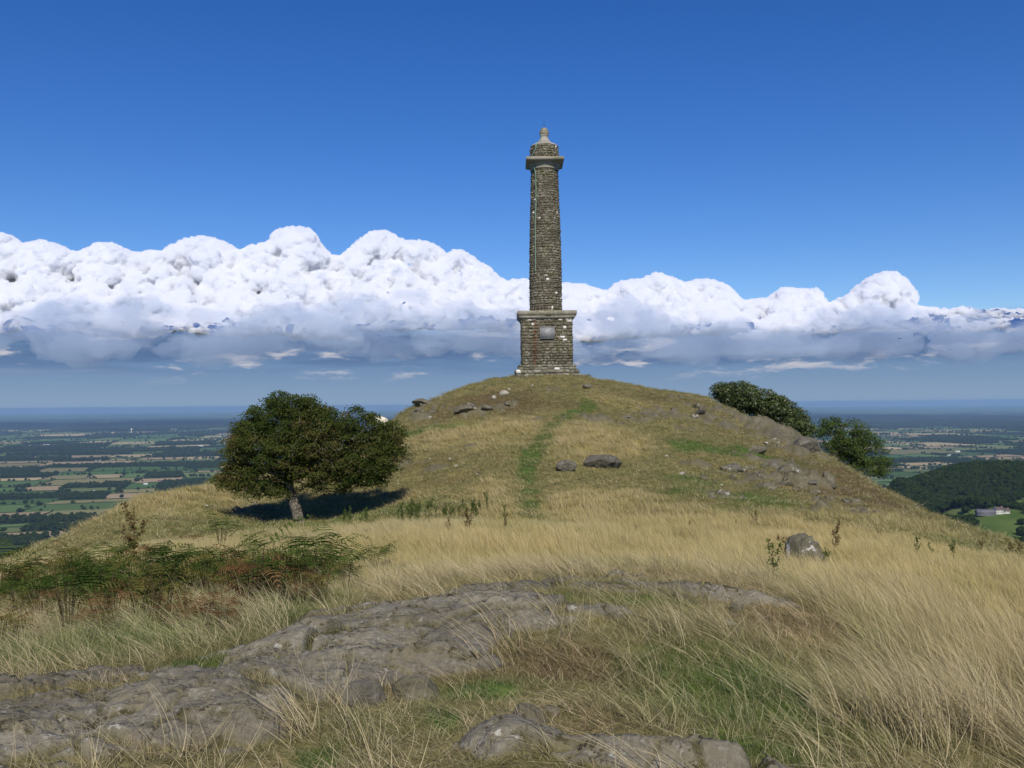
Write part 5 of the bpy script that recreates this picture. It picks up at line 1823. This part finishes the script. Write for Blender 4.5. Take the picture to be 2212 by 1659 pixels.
    emit('hill_grass', 'dry golden grass growing in drifts over the hill', 'gold_far', x, y, keep, hs, tint, .5, .1)
    x, y = pts(24, 64, 17, 34)
    g, b, go = cover(x, y)
    n3 = fbm(x / 1.2, y / 1.2, 4, 211) - .5
    tint = mixc((np.clip(g, 0, 1) * 2.2, GREEN * 1.15), (b * 1.1 + .05, BROWN * .95), (np.full(len(x), .6) + n3, OLIVE), (go * .6 + .25 + n3 * .8, DULL * 1.2))
    emit('hill_turf', 'short olive, brown and green turf of the hill top and path', 'short_far', x, y, rg.random(len(x)) < .9, .5 + .9 * rg.random(len(x)), tint, 3.0)


build_grass()


# ------------------------------------------------------------------ bracken, weeds and dead stalks
def frond(rg, L_, rise, az_, droop, x0, w0=.17, npin=13):
    """one bracken frond: a midrib with paired, tapering pinnae, arching outwards"""
    V = []; Q = []; T = []
    ca, sa = math.cos(az_), math.sin(az_)
    def pt(s):
        r_ = L_ * s
        return np.array([x0[0] + ca * r_ * .85, x0[1] + sa * r_ * .85, x0[2] + L_ * (rise * s - droop * s * s)])
    for i in range(npin):
        s = .12 + .86 * i / (npin - 1)
        p0 = pt(s); p1 = pt(min(1, s + .045))
        w_ = w0 * L_ / .5 * math.sin(math.pi * min(1, (1.02 - s)) * .56) * (1.05 - s * .35)
        side = np.array([-sa, ca, 0])
        for sg in (-1, 1):
            tip = p0 + side * sg * w_ + (p1 - p0) * 1.1 + np.array([0, 0, -w_ * .30 + rg.normal(0, .01)])
            mid = (p0 + tip) / 2 + np.array([0, 0, .012])
            d = (p1 - p0) * .52
            b = len(V)
            V += [p0 - d * .6, p0 + d * .6, mid + d * .75, mid - d * .75, tip + d * .12, tip - d * .12]
            Q += [(b, b + 1, b + 2, b + 3), (b + 3, b + 2, b + 4, b + 5)]
    return V, Q


def fern_mat(name, cols):
    return leaf_mat(name, cols, .35)


M_FERN_G = fern_mat('bracken_green', [(0.1, (0.020, 0.040, 0.010)), (0.5, (0.050, 0.088, 0.018)), (0.9, (0.14, 0.165, 0.045))])
M_FERN_B = fern_mat('bracken_brown', [(0.1, (0.060, 0.026, 0.012)), (0.5, (0.140, 0.062, 0.028)), (0.9, (0.24, 0.15, 0.070))])
M_FERN_Y = fern_mat('bracken_turning', [(0.1, (0.060, 0.070, 0.018)), (0.5, (0.14, 0.13, 0.035)), (0.9, (0.25, 0.19, 0.07))])
M_STEM, _t, _p = bsdf('dry_stem', .9, .1); _t.put(_p, 'Base Color', (.075, .06, .028))
M_WEED = fern_mat('weed_green', [(0.1, (0.035, 0.060, 0.014)), (0.5, (0.070, 0.115, 0.028)), (0.9, (0.14, 0.17, 0.06))])
M_DOCK = fern_mat('dock_brown', [(0.1, (0.060, 0.032, 0.015)), (0.5, (0.13, 0.080, 0.036)), (0.9, (0.20, 0.15, 0.06))])


def tubes(paths, n=4):
    V = []; Q = []
    for pts_, r0, r1 in paths:
        b0 = len(V)
        for i, p_ in enumerate(pts_):
            r_ = r0 + (r1 - r0) * i / (len(pts_) - 1)
            for k in range(n):
                a = k * 2 * math.pi / n
                V.append(np.asarray(p_) + np.array([math.cos(a) * r_, math.sin(a) * r_, 0]))
        for i in range(len(pts_) - 1):
            for k in range(n):
                Q.append((b0 + i * n + k, b0 + i * n + (k + 1) % n, b0 + (i + 1) * n + (k + 1) % n, b0 + (i + 1) * n + k))
    return np.array(V), np.array(Q)


def bracken_proto(seed, mat):
    rg = np.random.default_rng(seed)
    V = []; Q = []; R = []; stems = []
    for k in range(rg.integers(9, 13)):
        a = rg.uniform(0, 6.28)
        h0 = rg.uniform(.12, .50)
        x0 = np.array([math.cos(a) * .10, math.sin(a) * .10, h0])
        stems.append(([(math.cos(a) * .03, math.sin(a) * .03, -.05), tuple(x0 * np.array([.7, .7, .55])), tuple(x0)], .0042, .003))
        v, q = frond(rg, rg.uniform(.22, .40), rg.uniform(.5, 1.2), a + rg.normal(0, .3), rg.uniform(.5, 1.1), x0, .20, 10)
        b = len(V)
        V += v; Q += [tuple(i + b for i in f_) for f_ in q]
        R += [float(np.clip(rg.normal(.5, .22), 0, 1))] * len(v)
    sv, sq = tubes(stems)
    return (np.array(V), np.array(Q), np.array(R), mat), (sv, sq)


def weed_proto(seed, mat, tall=.9, branchy=.5):
    """upright weed: stem with small leaves or seed clumps up its length and side stems"""
    rg = np.random.default_rng(seed)
    paths = [([(0, 0, -.05), (rg.normal(0, .02), 0, tall * .5), (rg.normal(0, .04), rg.normal(0, .03), tall)], .009, .004)]
    C = []
    def along(pts_, n_, w_):
        P_ = np.array(pts_)
        for i in range(n_):
            s = rg.uniform(.12, 1)
            f_ = s * (len(P_) - 1); i0 = min(int(f_), len(P_) - 2)
            c = P_[i0] + (P_[i0 + 1] - P_[i0]) * (f_ - i0)
            C.append(c + rg.normal(0, w_, 3) * np.array([1, 1, .6]))
    along(paths[0][0], int(70 * tall), .028 + .02 * branchy)
    for k in range(int(3 + 7 * branchy)):
        h0 = rg.uniform(.3, .85) * tall; a = rg.uniform(0, 6.28); L_ = rg.uniform(.12, .34) * tall
        pts_ = [(0, 0, h0), (math.cos(a) * L_ * .4, math.sin(a) * L_ * .4, h0 + L_ * .45), (math.cos(a) * L_ * .55, math.sin(a) * L_ * .55, h0 + L_ * 1.0)]
        paths.append((pts_, .005, .003))
        along(pts_, int(40 * L_ / .25), .024)
    C = np.array(C)
    V, Q = leaf_quads(C, unit(rg.normal(size=C.shape) + np.array([0, -.5, .3])), np.full(len(C), .050), rg, .55)
    sv, sq = tubes(paths)
    return (V, Q, np.repeat(np.clip(rg.normal(.5, .25, len(C)), 0, 1), 4), mat), (sv, sq)


def plant_mesh_objs(name, proto, leafname):
    (V, Q, R, mat), (sv, sq) = proto
    a = mesh_obj(leafname, V, Q, mat, attrs=dict(rnd=R), link=False)
    b = mesh_obj('stem', sv, sq, M_STEM, link=False)
    return a.data, b.data


def put_plant(name, data, loc, rz, s, label, cat, group, leafname):
    root = empty(name, loc)
    root.rotation_euler = (0, 0, rz)
    root.scale = (s, s, s)
    tag(root, label, cat, group)
    for nm, d in ((leafname, data[0]), ('stem', data[1])):
        o = bpy.data.objects.new(nm, d)
        COL.objects.link(o); o.parent = root
    return root


def build_plants():
    rg = np.random.default_rng(91)
    PG = [plant_mesh_objs('g', bracken_proto(300 + i, M_FERN_G), 'fronds') for i in range(5)]
    PB = [plant_mesh_objs('b', bracken_proto(320 + i, M_FERN_B), 'fronds') for i in range(4)]
    PY = [plant_mesh_objs('y', bracken_proto(340 + i, M_FERN_Y), 'fronds') for i in range(3)]
    # (px, py of the foot, half width, half height, number, mix green/brown/turning)
    areas = [(120, 1300, 110, 18, 30, (.85, .05, .10)), (310, 1295, 110, 20, 34, (.82, .08, .10)), (560, 1275, 120, 18, 36, (.80, .08, .12)), (700, 1268, 50, 14, 14, (.8, .05, .15)),
             (20, 1320, 40, 26, 12, (.6, .1, .3)), (330, 1340, 110, 16, 14, (.2, .45, .35)), (540, 1318, 90, 14, 16, (.2, .55, .25)), (650, 1262, 70, 10, 5, (.2, .5, .3)), (430, 1270, 80, 10, 6, (.2, .5, .3)), (620, 1308, 80, 12, 14, (.3, .5, .2)), (150, 1345, 120, 16, 16, (.35, .2, .45)),
             (440, 1372, 80, 8, 8, (.0, .9, .1)), (220, 1245, 130, 10, 10, (.35, .35, .3)), (250, 1385, 60, 8, 3, (0, .8, .2)), (10, 1390, 30, 14, 5, (.3, .3, .4)), (90, 1252, 60, 8, 5, (.3, .5, .2)), (430, 1185, 70, 5, 6, (.8, .1, .1))]
    for (px, py, rx, ry, n_, mix) in areas:
        for _ in range(n_):
            qx, qy = px + rg.uniform(-1, 1) * rx, py + rg.uniform(-1, 1) * ry
            q = hit(qx, qy, 6)
            if q is None: continue
            z = gz([q[0]], [q[1]])[0]
            k = rg.choice(3, p=mix)
            pro = (PG, PB, PY)[k]
            col = ('dark green', 'rusty brown, dead', 'yellowing')[k]
            where = 'in the thick stand left of the outcrop' if py < 1320 else 'along the near edge of the left stand'
            put_plant('bracken', pro[rg.integers(len(pro))], (q[0], q[1], z), rg.uniform(0, 6.28), (.72 + .50 * float(fbm(np.array([q[0] / .9]), np.array([q[1] / .9]), 2, 501)[0] > .52)) * rg.uniform(.8, 1.15) * (.72 if k == 1 else .80 if k else 1.0),
                      '%s bracken fern %s' % (col, where), 'fern', 'bracken plants in the hollow on the left', 'fronds')
    for (px, py, s, lab) in ((742, 1268, .95, 'single green bracken fern at the right end of the stand'), (808, 1236, 1.0, 'green bracken fern alone in pale grass, right of the stand'), (838, 1215, .55, 'small green fern just above the lone bracken'), (870, 1250, .5, 'low faint fern right of the lone bracken')):
        q = hit(px, py, 8)
        put_plant('bracken', PG[rg.integers(5)], (q[0], q[1], gz([q[0]], [q[1]])[0]), rg.uniform(0, 6.28), s, lab, 'fern', 'lone bracken plants', 'fronds')
    WG = [plant_mesh_objs('w', weed_proto(400 + i, M_WEED, .8, .35), 'leaves') for i in range(5)]
    WD = [plant_mesh_objs('d', weed_proto(420 + i, M_DOCK, .95, .8), 'seed_heads') for i in range(4)]
    docks = [(290, 1235, 1.9, 'tall branching brown dock stalk above the left bracken'), (1012, 1168, 1.0, 'brown dock stalk in the grass left of the path foot'), (968, 1166, .7, 'leaning brown dock stalk left of the taller one'),
             (1806, 1212, 1.0, 'brown dock stalk up slope of the lichened boulder'), (1700, 1228, .85, 'rusty dock stalk left behind the lichened boulder'), (1682, 1190, .5, 'small dock in the golden grass on the right'),
             (1630, 1146, .75, 'thin stalk at the foot of the rocky right flank'), (1540, 1132, .6, 'small dark stalk in grass below the right crags'), (1490, 1160, .5, 'lone stalk in the golden grass right of centre'), (1375, 1166, .45, 'very small stalk right of the path foot'),
             (2185, 1215, 1.1, 'brown thistle clump at the right edge'), (2205, 1222, 1.0, 'second brown thistle at the right edge'), (2120, 1205, .7, 'dead thistle left of the right edge clump'), (2085, 1200, .5, 'small dead thistle on the right slope'),
             (1092, 1148, .6, 'dark stalk between path foot and dock'), (1855, 1190, .5, 'short stalk right of the tall dock'), (1900, 1180, .5, 'short stalk low on the right slope'), (1590, 1150, .45, 'short stalk left of the thin one')]
    for (px, py, s, lab) in docks:
        q = hit(px, py, 6)
        put_plant('dock_stalk', WD[rg.integers(4)], (q[0], q[1], gz([q[0]], [q[1]])[0]), rg.uniform(0, 6.28), s * .68, lab, 'weed', None, 'seed_heads')
    for i in range(46):
        px = rg.uniform(850, 1045) if i < 36 else rg.uniform(700, 860)
        py = rg.uniform(1112, 1132) if i < 36 else rg.uniform(1128, 1146)
        q = hit(px, py, 15)
        put_plant('nettle', WG[rg.integers(5)], (q[0], q[1], gz([q[0]], [q[1]])[0]), rg.uniform(0, 6.28), rg.uniform(.45, .8),
                  'upright green nettle in the patch between tree shadow and path' if i < 36 else 'low green weed at the foot of the windblown tree', 'weed', 'green weeds right of the tree', 'leaves')
    for (px, py, s) in ((1052, 1112, 1.1), (1090, 1128, .7), (355, 1240, .9), (240, 1250, .8), (1672, 1262, .8), (1780, 1250, .7), (1790, 1232, .6), (1980, 1215, .8), (2010, 1210, .7), (2060, 1225, .8)):
        q = hit(px, py, 8)
        put_plant('thistle', WG[rg.integers(5)], (q[0], q[1], gz([q[0]], [q[1]])[0]), rg.uniform(0, 6.28), s * .75,
                  'green thistle standing out of the dry grass of the hill foot', 'weed', 'single green thistles in the dry grass', 'leaves')


build_plants()
# ------------------------------------------------------------------ the bank of cumulus beyond the plain
SKYLINE = np.array([(-400, 560), (-300, 520), (-200, 505), (-100, 515), (-40, 505), (0, 497), (30, 510), (45, 525), (90, 515), (130, 530), (165, 545), (200, 525), (235, 520), (265, 535), (300, 545), (325, 535), (345, 545), (390, 515), (440, 505), (480, 520),
    (520, 540), (535, 528), (583, 520), (590, 495), (630, 484), (680, 495), (690, 525), (712, 550), (735, 553), (760, 530), (800, 498), (830, 494), (870, 515), (930, 520), (965, 548), (985, 535),
    (1010, 545), (1060, 580), (1090, 605), (1130, 600), (1145, 605), (1215, 610), (1260, 612), (1290, 620), (1310, 625), (1340, 605), (1380, 600), (1420, 587), (1460, 600), (1480, 610), (1510, 600),
    (1560, 605), (1590, 635), (1610, 650), (1640, 640), (1655, 645), (1690, 615), (1710, 620), (1770, 620), (1780, 645), (1790, 660), (1800, 650), (1830, 635), (1860, 610), (1900, 585), (1930, 583),
    (1960, 600), (1978, 635), (1975.5, 665), (2010, 668), (2040, 690), (2060, 660), (2090, 662), (2110, 680), (2130, 690), (2150, 680), (2212, 695), (2300, 680), (2400, 700), (2550, 720)], float)


def cloud_mat(name, density, col=(0.955, 0.965, 0.985)):
    m_ = bpy.data.materials.new(name)
    m_.use_nodes = True
    t = NT(m_.node_tree)
    v = t.n('ShaderNodeVolumePrincipled')
    v.inputs['Color'].default_value = (*col, 1)
    v.inputs['Density'].default_value = density
    v.inputs['Anisotropy'].default_value = 0.0
    t.n('ShaderNodeOutputMaterial', ins={1: v.outputs[0]})
    return m_


BASE = 830.0
M_CLOUD = cloud_mat('cloud_dense', 0.020)
M_SHADE_VEIL = cloud_mat('cloud_shade_tint', 0.0013, (0.70, 0.81, 0.97))  # blue-grey albedo stands in for shade on the lower half of the bank
SC.cycles.volume_bounces = 14
SC.cycles.max_bounces = 16
_SKX = np.arange(-500, 2700, 5.0)
_SKY_ROW = np.interp(_SKX, SKYLINE[:, 0], SKYLINE[:, 1]).tolist()


def cloud(name, px0, px1, seed, label, D0=17200.0, voxel=42.0):
    rg = np.random.default_rng(seed)
    k = 1 / F
    def skyz(px, D):
        py = _SKY_ROW[max(0, min(len(_SKY_ROW) - 1, int((px + 500) / 5)))]
        return (870.5 - .0087 * (px - 1106) - py) / F * D            # height over the camera of the skyline there
    def topz(x, r_, D):
        px = 1106 + x / D * F
        w_ = r_ / D * F
        z = np.inf
        for f_ in (-.8, -.4, 0, .4, .8):
            z = min(z, float(skyz(px + w_ * f_, D)) + (1 - math.sqrt(1 - f_ * f_)) * r_)
        return z
    C = []; R = []
    def add(x, y, z, r_):
        zt_ = topz(x, r_, y)
        z = min(z, zt_ - r_)
        if z < BASE + .25 * r_: z = BASE + .25 * r_
        if z + r_ > zt_ + 40: return False
        C.append((x, y, z)); R.append(r_)
        return True
    W_ = px1 - px0
    # body
    for i in range(int(W_ * .75)):
        px = rg.uniform(px0, px1); s = rg.random()
        D = D0 - (1 - s) ** 1.1 * 3000 + rg.uniform(-500, 400)
        r_ = rg.uniform(200, 400) * (1.0 - .35 * s)
        zt_ = float(skyz(px, D))
        add((px - 1106) / F * D, D, BASE + (zt_ - BASE) * s - r_ * .6, r_)
    # along the skyline
    px = px0
    while px < px1:
        for r_ in (rg.uniform(60, 110), rg.uniform(120, 200), rg.uniform(200, 300)):
            D = D0 + rg.uniform(-600, 500)
            x = (px - 1106) / F * D
            add(x, D, 1e9, r_)
        if rg.random() < .7:
            for dd in (250, 900):
                r_ = rg.uniform(350, 480)
                D = D0 + dd
                add((px - 1106) / F * D, D, 1e9, r_)
                add((px - 1106) / F * D, D, BASE + 700, r_)
        px += rg.uniform(4, 9)
    n0 = len(C)
    # billows growing on billows
    for gen, (kk, lo, hi) in enumerate(((7, .30, .48), (4, .34, .5))):
        n1 = len(C)
        rng_ = range(0, n1) if gen == 0 else range(n0, n1)
        for i in rng_:
            c = np.array(C[i]); r_ = R[i]
            if r_ < 90: continue
            for j in range(kk):
                d = unit(rg.normal(size=3) + np.array([0, -.9, .35]))
                q = r_ * rg.uniform(lo, hi)
                p_ = c + d * r_ * .9
                add(p_[0], p_[1], p_[2], q)
    C_ = np.array(C); R_ = np.array(R)
    V0, Q0 = ico(2)
    V = (V0[None] * R_[:, None, None] + C_[:, None, :]).reshape(-1, 3)
    fl = BASE + 470 + (fbm(V[:, 0] / 1500, V[:, 1] / 900, 4, seed) - .5) * 520 + np.maximum(0, V[:, 1] - (D0 - 3200)) * .17 - 120
    V[:, 2] = np.where(V[:, 2] < fl, fl + (V[:, 2] - fl) * .05, V[:, 2])
    Q = (Q0[None] + (np.arange(len(R_)) * len(V0))[:, None, None]).reshape(-1, 3)
    o = mesh_obj(name, V, Q, M_CLOUD, smooth=True)
    md = o.modifiers.new('union', 'REMESH'); md.mode = 'VOXEL'; md.voxel_size = voxel; md.use_smooth_shade = True
    for i, (sz, st) in enumerate(((330, 110), (150, 105), (75, 75))):
        tx = bpy.data.textures.new('billow', 'VORONOI')
        tx.noise_scale = sz
        tx.distance_metric = 'DISTANCE_SQUARED'
        dm = o.modifiers.new('billow', 'DISPLACE'); dm.texture = tx; dm.texture_coords = 'GLOBAL'
        dm.strength = -st; dm.mid_level = .3
    tag(o, label, 'cloud')
    print(name, len(R_))
    return o


cloud('cumulus', -330, 360, 11, 'broad white cumulus bank at the left edge of the sky')
cloud('cumulus', 330, 725, 12, 'white cumulus with a small round turret, second from the left', 17200)
cloud('cumulus', 715, 1150, 13, 'tall bright cumulus heap sloping down to the pillar from the left')
cloud('cumulus', 1130, 1610, 14, 'white cumulus heap just right of the pillar', 17500)
cloud('cumulus', 1590, 2010, 15, 'towering cumulus with the tall round turret on the right', 18000)
cloud('cumulus', 1990, 2480, 16, 'low white cumulus tapering off at the right edge', 18300)


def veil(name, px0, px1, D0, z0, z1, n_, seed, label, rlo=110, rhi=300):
    """thin ragged volume, flat billows; its grey paints shade on the lower bank"""
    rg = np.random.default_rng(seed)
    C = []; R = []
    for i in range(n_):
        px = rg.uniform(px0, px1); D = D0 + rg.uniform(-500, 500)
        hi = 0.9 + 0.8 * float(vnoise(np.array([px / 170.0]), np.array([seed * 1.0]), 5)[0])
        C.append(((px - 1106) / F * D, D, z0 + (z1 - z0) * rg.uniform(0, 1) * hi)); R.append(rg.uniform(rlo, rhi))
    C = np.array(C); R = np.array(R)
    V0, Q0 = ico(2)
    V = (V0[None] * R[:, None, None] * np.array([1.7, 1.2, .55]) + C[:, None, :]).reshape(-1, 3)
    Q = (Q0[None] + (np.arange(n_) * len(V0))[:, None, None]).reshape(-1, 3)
    o = mesh_obj(name, V, Q, M_SHADE_VEIL, smooth=True)
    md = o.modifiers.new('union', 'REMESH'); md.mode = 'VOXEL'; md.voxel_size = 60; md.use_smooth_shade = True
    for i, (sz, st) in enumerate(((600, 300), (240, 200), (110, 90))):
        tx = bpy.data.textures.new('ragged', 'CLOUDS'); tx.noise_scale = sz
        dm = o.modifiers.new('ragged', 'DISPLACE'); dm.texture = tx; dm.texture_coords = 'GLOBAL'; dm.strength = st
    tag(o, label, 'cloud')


veil('shade_veil', -260, 1110, 11700, BASE - 130, BASE + 300, 140, 21, 'thin veil tinted grey for shade under the white heaps left of the pillar')
veil('shade_veil', 1140, 2450, 12400, BASE - 160, BASE + 230, 120, 22, 'thin veil tinted grey for shade under the white heaps right of the pillar')
